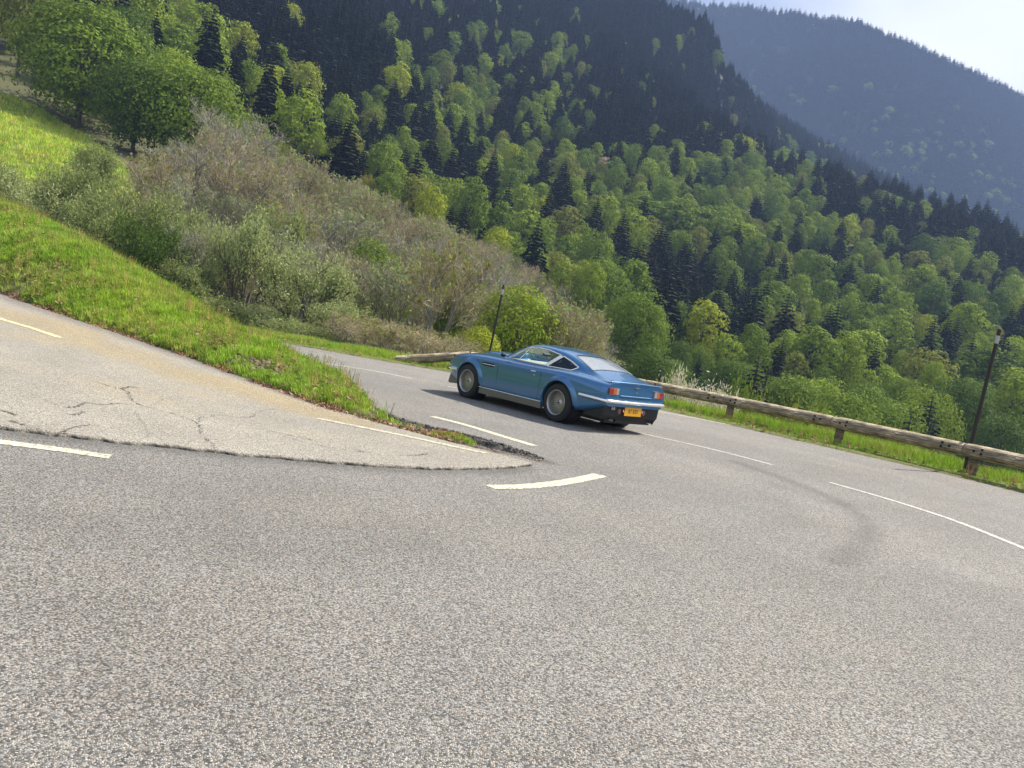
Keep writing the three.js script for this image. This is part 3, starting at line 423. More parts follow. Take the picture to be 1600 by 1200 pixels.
{
  let n = 0; for (let i = 0; i < 16000 && n < 190; i++) {
    const x = lerp(-60, 40, woodRnd()), d = lerp(44, 170, woodRnd()), y = ground(x, d), h = lerp(4.5, 8.5, woodRnd()) * lerp(0.75, 1.1, smooth(50, 110, d)), [px, py] = project(x, y + h * 0.8, -d);
    if (!inPoly(BARE_ZONE, px, py) || !freeSpot(x, d, 1.5)) continue; takeSpot(x, d, 1.5); n++;
    const P = pick(P_BARE), w = h * lerp(0.7, 0.95, woodRnd());
    plant('bare_tree', P, pick([LEAF.sage, LEAF.olive, LEAF.sage]), barkGrey, x, y, -d, w / P.W, h / P.H, woodRnd() * 6.28, `${h > 8 ? 'tall' : h < 6.2 ? 'low' : 'spreading'} leafless ${P === P_BARE[0] ? 'grey' : P === P_BARE[1] ? 'budding' : 'narrow brown'} tree ${bareWhere(px, py)}`, 'tree', `leafless trees ${bareWhere(px, py)}`, pick([twigM, twigM, twigM2]));
  }
}
// grey-green willows and alders behind the bank
const WILLOWS = [ // foot pixel, distance, top pixel row, width
  [372, 500, 44, 318, 4.4, 'grey', 'tall feathery grey-green willow rising behind the grass bank'], [460, 530, 42, 372, 4.9, 'grey', 'rounded feathery grey-green willow beside the lower road'], [318, 475, 47, 332, 3.8, 'grey', 'grey-green willow left of the tallest one'], [262, 445, 48, 305, 4.2, 'sage', 'thin grey-green willow above the middle of the bank'],
  [200, 415, 45, 270, 5.4, 'sage', 'dark leaning alder with crooked trunks behind the bank'], [110, 365, 47, 238, 4.6, 'sage', 'dark green alder behind the bank near the left edge'], [35, 345, 48, 262, 4.8, 'grey', 'grey-green bush behind the bank at the left edge'], [135, 352, 58, 232, 4.4, 'sage', 'small pine-like tree below the meadow'], [-40, 330, 48, 240, 5, 'sage', 'grey-green bush half out of the left edge'],
  [520, 548, 40, 462, 3.2, 'grey', 'low grey-green willow shrub where the road disappears'], [415, 515, 54, 352, 4.8, 'sage', 'grey-green willow between the two tall willows'], [600, 550, 50, 452, 3.6, 'fresh', 'small fresh green shrub tree above the lower road'], [230, 425, 42, 330, 4.6, 'deep', 'dark low alder shrub against the bank'], [160, 385, 43, 300, 4.6, 'sage', 'drooping alder shrub left of the crooked alder'], [75, 350, 45, 280, 4.4, 'grey', 'pale feathery bush behind the bank'], [490, 545, 50, 410, 4.0, 'sage', 'grey-green shrub tree right of the rounded willow'], [290, 470, 42, 400, 3.6, 'sage', 'low grey-green shrub at the top of the bank'],
];
for (const [px, py, D, top, w, lf, label] of WILLOWS) { const h = (py - top) / 1342 * D; const p = at(px, py, D), P = pick(P_WILLOW); takeSpot(p.x, -p.z, 1.2); plant('willow_tree', P, LEAF[lf], barkM, p.x, gnd(p.x, p.z), p.z, w / P.W, (h + Math.max(0, p.y - gnd(p.x, p.z))) / P.H, woodRnd() * 6.28, label, 'tree'); }
for (const [px, py, D, top, w, lf, label] of [[300, 485, 41, 440, 3, 'sage', 'low brush at the foot of the left willow'], [345, 505, 40, 455, 3, 'sage', 'low brush under the tallest willow'], [395, 522, 40, 470, 3, 'grey', 'low brush between the willow trunks'], [440, 540, 39, 490, 2.8, 'sage', 'low brush under the rounded willow'], [485, 548, 38, 500, 2.6, 'sage', 'low brush where the road meets the willows'], [250, 458, 42, 405, 3, 'deep', 'dark low brush behind the middle of the bank']]) { const p = at(px, py, D), P = pick(P_BUSH), h = (py - top) / 1342 * D; plant('low_brush', P, LEAF[lf], barkGrey, p.x, gnd(p.x, p.z), p.z, w / P.W, (h + Math.max(0, p.y - gnd(p.x, p.z))) / P.H, woodRnd() * 6.28, label, 'shrub'); }
for (const [px, py, D, h, w, lf, label] of [[565, 505, 56, 5.6, 4.4, 'mid', 'dark green leafy tree standing in the brown thicket'], [800, 555, 44, 3.7, 4.4, 'fresh', 'yellow-green bush behind the snow pole'], [692, 540, 47, 2.6, 2.2, 'mid', 'small dark green bush above the left end of the guardrail'], [745, 560, 38, 1.5, 2.2, 'lime', 'low yellow-green bush left of the snow pole'], [850, 575, 46, 3.0, 3.4, 'olive', 'olive bush just behind the car bonnet']]) { const p = at(px, py, D), P = pick(P_LEAFBUSH); takeSpot(p.x, -p.z, w * 0.4); plant('leafy_bush', P, LEAF[lf], barkGrey, p.x, gnd(p.x, p.z), p.z, w / P.W, (h + Math.max(0, p.y - gnd(p.x, p.z))) / P.H, woodRnd() * 6.28, label, h > 5 ? 'tree' : 'bush'); }
for (const [px, py, D, top, w, lf, label] of [[420, 330, 100, 262, 5, 'olive', 'olive budding tree in the upper thicket'], [470, 300, 116, 238, 6, 'fresh', 'fresh green tree at the upper edge of the thicket'], [505, 400, 90, 335, 3.2, 'olive', 'small olive tree in mid thicket above the rounded willow'], [565, 360, 112, 300, 2.6, 'yellow', 'small yellow flowering tree in the thicket'], [660, 450, 80, 392, 3.2, 'olive', 'small olive tree in the thicket above the lower road'], [740, 440, 100, 385, 4, 'fresh', 'fresh green tree in the thicket above the car bonnet'], [690, 380, 120, 335, 4, 'olive', 'olive tree at the top of the thicket above the slim snow pole'], [330, 400, 66, 330, 3, 'sage', 'grey-green sapling behind the willows']]) { const p = at(px, py, D), P = pick(P_WILLOW), h = (py - top) / 1342 * D; takeSpot(p.x, -p.z, 1); plant('budding_tree', P, LEAF[lf], barkGrey, p.x, gnd(p.x, p.z), p.z, w / P.W, (h + Math.max(0, p.y - gnd(p.x, p.z))) / P.H, woodRnd() * 6.28, label, 'tree'); }
// brown brush beyond the far verge
{ let k = 0; for (const [px, py, D, h, w] of [[560, 555, 34, 1.6, 2.6], [600, 560, 33, 1.7, 2.6], [640, 565, 32, 1.7, 2.6], [680, 568, 31, 1.6, 2.6], [720, 570, 33, 1.5, 2.6], [540, 550, 38, 2.0, 3], [620, 555, 38, 1.9, 3], [700, 562, 37, 1.8, 3], [880, 590, 34, 1.6, 2.8], [940, 600, 35, 1.8, 2.8]]) { const p = at(px, py, D), P = P_BARE[k++ % 3]; plant('dry_shrub', P, LEAF.olive, barkGrey, p.x, gnd(p.x, p.z), p.z, w / P.W, h / P.H, k * 1.3, px < 760 ? 'dry brown twiggy shrub in the row beyond the far verge' : px < 900 ? 'dry brown twiggy shrub behind the car windscreen' : 'dry brown twiggy shrub behind the car boot', 'shrub', px < 760 ? 'dry shrubs beyond the far verge' : null); } }
// blossoming and green shrubs below the guardrail
for (const [px, py, D, h, w, lf, label] of [[1062, 628, 30, 1.5, 1.5, 'blossom', 'white blossoming shrub directly behind the right tail of the car'], [1105, 640, 31, 1.5, 1.9, 'blossom', 'white blossoming shrub between the car and the first rail post'], [1150, 645, 33, 2.0, 1.6, 'mid', 'bright green shrub right of the white blossom'], [1128, 645, 31.5, 1.5, 1.3, 'blossom', 'cream blossoming shrub behind the first rail post'], [1185, 650, 36, 1.7, 1.7, 'olive', 'olive green shrub between the first two rail posts'], [1040, 622, 32, 1.3, 1.6, 'sage', 'grey-green shrub behind the tail of the car'], [1320, 668, 26, 0.8, 2.4, 'olive', 'low olive scrub under the rail right of the middle post'], [1270, 655, 28, 0.9, 2.2, 'olive', 'low olive scrub behind the middle rail post'], [1410, 690, 24, 0.6, 1.8, 'olive', 'low scrub under the rail left of the last post']]) { const p = at(px, py, D), P = pick(P_BUSH); plant('verge_shrub', P, LEAF[lf], barkGrey, p.x, gnd(p.x, p.z) - 0.1, p.z, w / P.W, (h + Math.max(0, p.y - gnd(p.x, p.z))) / P.H, woodRnd() * 6.28, label, 'shrub'); }

// the mixed wood
{
  const broad = [], firs = [];
  const seen = (x, y, d) => { const k = Math.hypot(x, d), n = 24; for (let i = 1; i < n; i++) { const t = i / n; if (k * t < 90) continue; if (terrain(x * t, d * t) > 1.531 + (y - 1.531) * t + 4) return false; } return true; };
  for (let i = 0; i < 90000; i++) {
    const d = lerp(58, 640, Math.pow(woodRnd(), 0.75)), x = lerp(-0.95, 1.05, woodRnd()) * d * 0.75, y = ground(x, d), [px, py] = project(x, y + 5, -d);
    if (px < -180 || px > 1780 || py < -160 || py > 900) continue;
    const [bx, by] = project(x, y + 1, -d); if (inPoly(MEADOW, bx, by) && d < 95) continue; if (inPoly(BARE_ZONE, bx, by) && d < 112) continue; if (d < 75 && px < 900) continue; const lowRight = d < 102 && px >= 900; if (lowRight && (d < 62 || px < 1000)) continue;
    if (px < 420 && d < 100) continue;
    const under = by - polyAt(FIRLINE, bx), cl = fbm(x / 26, d / 26, 3, 3), cl2 = fbm(x / 9 + 50, d / 9, 6, 2);
    let pb = under < 0 ? 0.05 + 0.12 * smooth(-160, 0, under) : lerp(0.20, 0.50, smooth(0, 190, under)); pb = clamp(pb + (cl - 0.5) * (under < -40 ? 0.35 : 1.5)); if (bx < 300) pb = Math.max(pb, 0.8); if (bx > 860 && bx < 1290 && by > 265 && by < 440) pb = Math.max(pb, 0.86); if (bx > 560 && bx < 900 && under > 20) pb = Math.max(pb, 0.5); if (bx > 1300 && under > 60) pb = Math.max(pb, 0.66);
    if (lowRight) { const [tx, ty] = project(x, y + 11, -d), lim = polyAt([[1000, 575], [1200, 590], [1400, 610], [1600, 632], [1800, 660]], tx) + (cl - 0.5) * 160 + (woodRnd() - 0.5) * 50, h = 11 - Math.max(0, lim - ty) / 1342 * d, w = h * lerp(0.6, 0.95, cl2); if (h < 4 || !freeSpot(x, d, w * 0.4)) continue; takeSpot(x, d, w * 0.4); if (woodRnd() < 0.22) { firs.push([x, y, d, h * 1.1, h * 0.36, px, py, under]); continue; } broad.push([x, y, d, h, w, px, py, under]); continue; }
    if (woodRnd() < pb) { const h = lerp(6.5, 12.5, Math.pow(woodRnd(), 1.2)), w = h * lerp(0.42, 0.86, clamp(cl2 + (woodRnd() - 0.5) * 0.5)); if (!freeSpot(x, d, w * 0.42)) continue; if (!seen(x, y + h, d)) continue; takeSpot(x, d, w * 0.42); broad.push([x, y, d, h, w, px, py, under]); }
    else { if (d < 112) continue; const h = lerp(8, 16.5, woodRnd()) * (under > 60 ? 0.78 : 1); if (!freeSpot(x, d, 1.75)) continue; if (!seen(x, y + h, d)) continue; takeSpot(x, d, 1.75); firs.push([x, y, d, h, h * lerp(0.27, 0.38, woodRnd()), px, py, under]); }
  }
  const inView = t => t[5] > -20 && t[5] < 1620 && t[6] > -30; const size = t => (inView(t) ? 1 : 0.01) * t[3] * t[4] / (t[2] * t[2]);
  broad.sort((a, b) => size(b) - size(a)); firs.sort((a, b) => size(b) - size(a));
  console.log('broad', broad.length, 'firs', firs.length);
  const leafFor = (t, r) => t[2] < 104 ? (r < 0.5 ? LEAF.mid : r < 0.85 ? LEAF.deep : LEAF.fresh) : t[7] < 0 ? pick([LEAF.fresh, LEAF.mid, LEAF.lime]) : r < 0.36 ? LEAF.fresh : r < 0.68 ? LEAF.mid : r < 0.80 ? LEAF.deep : r < 0.92 ? LEAF.olive : LEAF.lime;
  const COLS = [[160, 'above the left meadow'], [330, 'above the big beeches'], [480, 'above the domed bare tree'], [640, 'above the willows'], [770, 'above the car bonnet'], [900, 'above the car roof'], [1040, 'above the car boot'], [1200, 'above the first rail post'], [1380, 'above the middle rail post'], [1520, 'above the last rail post'], [9999, 'above the tall snow pole']], ROWS = [[40, 'at the top edge'], [150, 'high on the slope'], [260, 'above half height on the slope'], [360, 'halfway up the slope'], [460, 'on the lower slope'], [9999, 'at the foot of the slope']];
  const where = t => ROWS.find(r => t[6] < r[0])[1] + ' ' + COLS.find(c => t[5] < c[0])[1];
  broad.slice(0, 290).forEach(t => { const [x, y, d, h, w] = t, P = d < 104 ? pick(P_BIG) : pick(P_BROAD), m = leafFor(t, woodRnd()); const colour = m === LEAF.fresh ? 'fresh green' : m === LEAF.mid ? 'mid green' : m === LEAF.deep ? 'deep green' : m === LEAF.olive ? 'olive green' : 'bright lime green'; const big = w > 9 ? 'wide' : w < 6.5 ? 'slim' : 'rounded'; plant('broadleaf_tree', P, m, barkM, x, y, -d, w / P.W, h / P.H, woodRnd() * 6.28, `${big} ${colour} tree ${where(t)}`, 'tree', `${colour} trees ${where(t)}`); });
  firs.slice(0, 300).forEach(t => { const [x, y, d, h, w] = t, P = pick(P_FIR); plant('fir_tree', P, pick(fir), barkM, x, y, -d, w / P.W, h / P.H, woodRnd() * 6.28, `${h > 14 ? 'tall' : h < 11 ? 'small' : 'medium'} dark fir ${where(t)}`, 'tree', `firs ${where(t)}`); });
  const mass = (name, label, list, protos, mats, bark) => {
    const g = new THREE.Group(); g.name = numbered(name); tag(g, label, 'forest', null, 'stuff'); scene.add(g); const M = new THREE.Matrix4(), q = new THREE.Quaternion(), up = V(0, 1, 0);
    protos.forEach((P, k) => { const L = list.filter((_, i) => i % protos.length === k); for (const [nm, ge, ma] of [['trunk', P.trunk, bark], ['crown', P.crown, mats[k % mats.length]]]) { const im = shadowed(new THREE.InstancedMesh(ge, ma, L.length)); im.name = nm; im.userData.kind = 'stuff'; L.forEach(([x, y, d, h, w], i) => { im.setMatrixAt(i, M.compose(V(x, y, -d), q.setFromAxisAngle(up, i * 2.4), V(w / P.W, h / P.H, w / P.W))); }); g.add(im); } });
  };
  mass('broadleaf_wood', 'small far broadleaf trees scattered between the others on the slope', broad.slice(290), P_BROAD, [LEAF.mid, LEAF.fresh, LEAF.olive, LEAF.mid], barkM);
  mass('fir_forest', 'dense dark fir forest covering the upper slope', firs.slice(300), P_FIR, fir, barkM);
}
// far mountain forest
{
  const R = mulberry(99), far = conifer(700, { H: 18, W: 6, layers: 9, per: 7 }), n = 26000, im = [0, 1].map(() => []), M = new THREE.Matrix4(), q = new THREE.Quaternion(), up = V(0, 1, 0);
  for (let i = 0; i < n; i++) { const px = lerp(560, 1800, R()), v = Math.pow(R(), 1.15) * 0.86, p = farPt(px, v), s = fbm(px / 26, v * 22, 2) < 0.33; if (s && v > 0.03 && R() < 0.4) continue; const h = lerp(11, 19, R()) * (v < 0.03 ? 0.85 : 1), w = h * lerp(0.3, 0.42, R()); im[v > 0.10 && R() < 0.035 * smooth(0.1, 0.3, v) * (fbm(px / 60, v * 9, 4) > 0.5 ? 2 : 0.4) ? 1 : 0].push(M.clone().compose(V(p.x, p.y - 1, p.z), q.setFromAxisAngle(up, R() * 6), V(w / far.W, h / far.H, w / far.W))); }
  for (let i = 0; i < 620; i++) { const px = lerp(900, 1800, (i + R()) / 620), p = farPt(px, R() * 0.004), h = lerp(7, 17, R()) * (px < 1180 ? 0.5 : px > 1160 && px < 1230 ? 0.2 : 1), w = h * lerp(0.3, 0.45, R()); im[0].push(M.clone().compose(V(p.x, p.y - 1, p.z), q.setFromAxisAngle(up, R() * 6), V(w / far.W, h / far.H, w / far.W))); }
  const g = new THREE.Group(); g.name = numbered('mountain_forest'); tag(g, 'far dark forest covering the hazy blue mountain', 'forest', null, 'stuff'); scene.add(g);
  const put = (nm, geo, mat, L) => { const m = shadowed(new THREE.InstancedMesh(geo, mat, L.length)); m.name = nm; m.userData.kind = 'stuff'; L.forEach((a, i) => m.setMatrixAt(i, a)); g.add(m); };
  put('fir_crowns', far.crown, fir[0], im[0]);
  const bl = im[1].map(a => a.clone().multiply(new THREE.Matrix4().makeScale(0.9, 1.1, 0.9))); put('broadleaf_crowns', P_BROAD[1].crown, LEAF.fresh, bl);
}
console.log('woods done');

// ------------------------------------------------------------------ grass, litter, crumbled edge
{
  const tuft = (seed, n, h, spread, w) => { const R = mulberry(seed), o = box0([1, 1, 1]); for (let i = 0; i < n; i++) { const a = R() * 6.2832, r = spread * Math.sqrt(R()), x = Math.cos(a) * r, z = Math.sin(a) * r, b = R() * 6.2832, hh = h * (0.5 + 0.6 * R()), ln = hh * (0.15 + 0.55 * R()), c = Math.cos(b), s = Math.sin(b), t = 0.75 + 0.5 * R(), k = o.pos.length / 3, ww = w * (0.7 + 0.6 * R()), dry = R() < 0.07; o.pos.push(x - s * ww, -0.02, z + c * ww, x + s * ww, -0.02, z - c * ww, x + c * ln * 0.35 - s * ww * 0.7, hh * 0.6, z + s * ln * 0.35 + c * ww * 0.7, x + c * ln * 0.35 + s * ww * 0.7, hh * 0.6, z + s * ln * 0.35 - c * ww * 0.7, x + c * ln, hh, z + s * ln); for (let q = 0; q < 5; q++) o.col.push(...(dry ? [t * 1.7, t * 1.2, t * 1.5] : [t * (0.9 + 0.2 * R()), t, t * 0.9])); o.idx.push(k, k + 1, k + 3, k, k + 3, k + 2, k + 2, k + 3, k + 4); } return geoOf(o); };
  const grassM = phys([1, 1, 1], { roughness: 0.6, transmission: 0.35, thickness: 0, vertexColors: true, side: THREE.DoubleSide, ior: 1.3, specularIntensity: 0.2 });
  const R = mulberry(31), M = new THREE.Matrix4(), q = new THREE.Quaternion(), up = V(0, 1, 0), C = new THREE.Color();
  const field = (name, label, geo, n, gen, colour) => { const L = []; for (let i = 0; i < n * 6 && L.length < n; i++) { const p = gen(); if (p) L.push(p); } const im = shadowed(new THREE.InstancedMesh(geo, grassM, L.length)); im.name = numbered(name); L.forEach(([x, d, s, sy], i) => { im.setMatrixAt(i, M.compose(V(x, ground(x, d), -d), q.setFromAxisAngle(up, R() * 6.28), V(s, sy, s))); C.setRGB(...colour(x, d)); im.setColorAt(i, C); }); tag(im, label, 'grass', null, 'stuff'); scene.add(im); };
  const lush = (x, d) => { const n = fbm(x * 0.5, d * 0.5, 9, 3), m = R(); const k = 0.65 + 0.7 * R(), dry = smooth(0.52, 0.72, fbm(x * 1.7 + 4, d * 1.7, 6, 3)) * 0.4 + (m > 0.93 ? 0.4 : 0); return [lerp(lerp(0.27, 0.46, n), 0.56, dry) * k, lerp(lerp(0.46, 0.60, n), 0.52, dry) * k, lerp(lerp(0.05, 0.10, m), 0.19, dry) * k]; };
  const bare = (x, d) => fbm(x * 0.55 + 9, d * 0.9, 5, 3) > 0.66;
  field('bank_grass', 'bright green short grass covering the bank between the two roads', tuft(1, 14, 0.10, 0.09, 0.006), 40000, () => { const x = lerp(-19, -0.3, Math.pow(R(), 0.8)), d = lerp(10.4, 30, R()), sd = roadSD(x, d); if (!inWedge(x, d) || sd < 0.02 || (R() < pocketAt(x, d) * 1.1) || (bare(x, d) && R() < 0.8) || sd < 0.12 && R() < 0.5) return null; const t = (0.45 + 1.1 * fbm(x * 1.3, d * 1.3, 2, 3)) * lerp(1, 0.55, smooth(-3, -1, x)); return [x, d, t, t * (0.4 + 0.9 * R()) * (R() < 0.04 ? 1.7 : 1)]; }, lush);
  field('verge_grass', 'long bright grass on the verge under the wooden guardrail', tuft(2, 10, 0.22, 0.08, 0.006), 17000, () => { const k = Math.floor(lerp(8, 78, R())), a = outerEdge[k], b = outerEdge[k + 1], f = R(), w = 0.05 + 2.6 * Math.pow(R(), 1.2), tx = b[0] - a[0], td = b[1] - a[1], l = Math.hypot(tx, td), x = a[0] + tx * f + td / l * w, d = a[1] + td * f - tx / l * w; const sd = roadSD(x, d); if (sd < 0.04 || d < 11) return null; if (sd < 0.35 && R() < 0.75) return null; const t = lerp(0.28, 1.1, smooth(0.5, 2.0, sd)) * (0.6 + 0.7 * fbm(x * 1.2, d * 1.2, 3)); return [x, d, t, t]; }, lush);
  field('meadow_grass', 'rough pasture grass of the sunny meadow at the left', tuft(3, 14, 0.35, 0.3, 0.02), 9000, () => { const x = lerp(-75, -18, R()), d = lerp(40, 92, R()), [px, py] = project(x, ground(x, d), -d); if (!inPoly(MEADOW, px, py)) return null; const t = 0.5 + 0.8 * R(); return [x, d, t, t]; }, lush);
  const weed = box0([1, 1, 1]); { const W = mulberry(8); for (let i = 0; i < 9; i++) { const a = W() * 6.28, r = 0.05 * W(); leaf(weed, V(Math.cos(a) * r, 0.03 + 0.05 * W(), Math.sin(a) * r), rdir(W).add(V(0, 1, 0)).normalize(), 0.022 + 0.02 * W(), W, [1, 1, 1].map(v => v * (0.7 + 0.6 * W())), 1.2); } for (let i = 0; i < 3; i++) { const a = W() * 6.28, t = V(Math.cos(a) * 0.05, 0.16 + 0.08 * W(), Math.sin(a) * 0.05); weed.c = [1.5, 1.2, 1.1]; tube(weed, V(0, 0, 0), t, 0.003, 0.002, 3); leaf(weed, t, V(0, 1, 0), 0.012, W, [2.0, 1.7, 1.2], 1); } }
  field('bank_weeds', 'pale weeds and stalks scattered through the grass bank', geoOf(weed), 1900, () => { const x = lerp(-17, -1.6, R()), d = lerp(10.8, 28, R()), sd = roadSD(x, d); if (!inWedge(x, d) || sd < 0.1 || R() < pocketAt(x, d) || fbm(x * 0.9, d * 0.9, 3, 2) < 0.42) return null; const t = 0.6 + 0.9 * R(); return [x, d, t, t]; }, (x, d) => { const m = R(); return m < 0.5 ? [0.20, 0.30, 0.06] : m < 0.8 ? [0.40, 0.42, 0.14] : [0.42, 0.36, 0.2]; });
  field('verge_weeds', 'dry stalks and weeds at the road side of the guardrail verge', geoOf(weed), 700, () => { const k = Math.floor(lerp(8, 78, R())), a = outerEdge[k], b = outerEdge[k + 1], f = R(), w = 0.1 + 1.4 * R(), tx = b[0] - a[0], td = b[1] - a[1], l = Math.hypot(tx, td), x = a[0] + tx * f + td / l * w, d = a[1] + td * f - tx / l * w; if (roadSD(x, d) < 0.06 || d < 11) return null; const t = 0.5 + 0.8 * R(); return [x, d, t, t]; }, (x, d) => { const m = R(); return m < 0.4 ? [0.20, 0.30, 0.06] : [0.44, 0.36, 0.19]; });
  const leafO = box0([1, 1, 1]); for (let i = 0; i < 7; i++) leaf(leafO, V((R() - 0.5) * 0.16, 0.006 + 0.012 * R(), (R() - 0.5) * 0.16), rdir(R).add(V(0, 1.2, 0)).normalize(), 0.012 + 0.012 * R(), R, [1, 1, 1], 1.3);
  const scatter = (name, label, cat, geo, mat, L) => { const im = shadowed(new THREE.InstancedMesh(geo, mat, L.length)); im.name = numbered(name); const e = new THREE.Euler(); L.forEach(([x, y, d, s, c], i) => { im.setMatrixAt(i, M.compose(V(x, y, -d), q.setFromEuler(e.set(R() * 0.5, R() * 6.28, R() * 0.5)), V(s, s * (0.7 + 0.5 * R()), s))); im.setColorAt(i, C.setRGB(...c)); }); tag(im, label, cat, null, 'stuff'); scene.add(im); };
  const wm = std([1, 1, 1], 0.9, 0, { vertexColors: true, side: THREE.DoubleSide }), L1 = [];
  const edgeT = curve2([[-14, 20.5], [-11, 18.25], [-6.5, 15.25], [-3.7, 12.93], [-1.9, 11.35], [-1.1, 10.8], [-0.5, 10.45]], 200);
  for (let i = 0; i < 2400; i++) { const p = edgeT[Math.floor(R() * 200)], x = p[0] + (R() - 0.5) * 0.12, d = p[1] + 0.02 + (R() - 0.45) * 0.2, m = R(); if (fbm(x * 1.5, d * 1.5, 4) < 0.44 || (x > -2.2 && R() < 0.7)) continue; L1.push([x, Math.max(ground(x, d), pave(x, d) + 0.036), d, 0.6 + 0.7 * R(), (R() < 0.35 ? [0.10, 0.065, 0.04] : [lerp(0.24, 0.50, m), lerp(0.12, 0.27, m), lerp(0.06, 0.15, m)])]); }
  for (let i = 0; i < 70; i++) { const x = lerp(-0.9, -0.45, R()), d = polyAt(T_LINE, x) + 0.1 + 0.25 * R(); L1.push([x, ground(x, d), d, 0.8, [0.3, 0.13, 0.06]]); }
  scatter('fallen_leaves', 'rusty fallen leaves along the foot of the grass bank', 'leaves', geoOf(leafO), wm, L1);
  // turned-over turf and dead grass on the bank
  const L2 = []; for (const [px, py, n, sx] of [[270, 528, 120, 0.7], [360, 528, 60, 0.6], [505, 607, 170, 0.45], [410, 577, 90, 0.5], [440, 590, 90, 0.4]]) { const [x, d] = standOn(px, py, 8); for (let i = 0; i < n; i++) { const u = x + (R() + R() - 1) * sx * 1.5, w = d + (R() + R() - 1) * sx * 0.7, m = R(); L2.push([u, ground(u, w) + 0.01, w, 0.7 + 1.4 * R(), [lerp(0.07, 0.22, m), lerp(0.055, 0.17, m), lerp(0.035, 0.09, m)]]); } }
  const clod = toCreasedNormals(new THREE.IcosahedronGeometry(0.035, 0), 0.1); clod.setAttribute('color', new THREE.Float32BufferAttribute(new Float32Array(clod.attributes.position.count * 3).fill(1), 3));
  scatter('turned_turf', 'brown clods of dug-up turf on the grass bank', 'soil', clod, wm, L2);
  // broken asphalt along the edge of the lower leg
  const L3 = [], edgeI = curve2([[-2.5, 14.2], [-1.95, 12.8], [-1.5, 12.1], [-1.1, 11.75], [-0.64, 11.55], [-0.06, 11.1], [0.37, 10.58], [0.6, 10.17]], 120);
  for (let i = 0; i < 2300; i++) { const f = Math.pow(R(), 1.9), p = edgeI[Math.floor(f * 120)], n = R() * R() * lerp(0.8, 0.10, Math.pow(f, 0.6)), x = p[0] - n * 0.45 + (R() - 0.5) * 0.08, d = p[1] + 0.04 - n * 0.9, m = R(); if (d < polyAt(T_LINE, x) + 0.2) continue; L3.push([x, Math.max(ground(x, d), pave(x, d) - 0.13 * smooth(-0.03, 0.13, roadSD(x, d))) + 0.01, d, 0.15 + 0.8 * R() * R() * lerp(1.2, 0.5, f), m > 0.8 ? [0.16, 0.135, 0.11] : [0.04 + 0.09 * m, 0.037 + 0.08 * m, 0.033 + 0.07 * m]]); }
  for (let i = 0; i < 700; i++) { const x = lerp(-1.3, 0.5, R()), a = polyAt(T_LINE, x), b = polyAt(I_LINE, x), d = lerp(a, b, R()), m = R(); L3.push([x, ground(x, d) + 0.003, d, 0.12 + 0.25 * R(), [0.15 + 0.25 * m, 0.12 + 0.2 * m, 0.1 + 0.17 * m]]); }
  scatter('asphalt_crumbs', 'dark crumbled asphalt and grit along the broken road edge', 'rubble', clod, wm, L3);
}

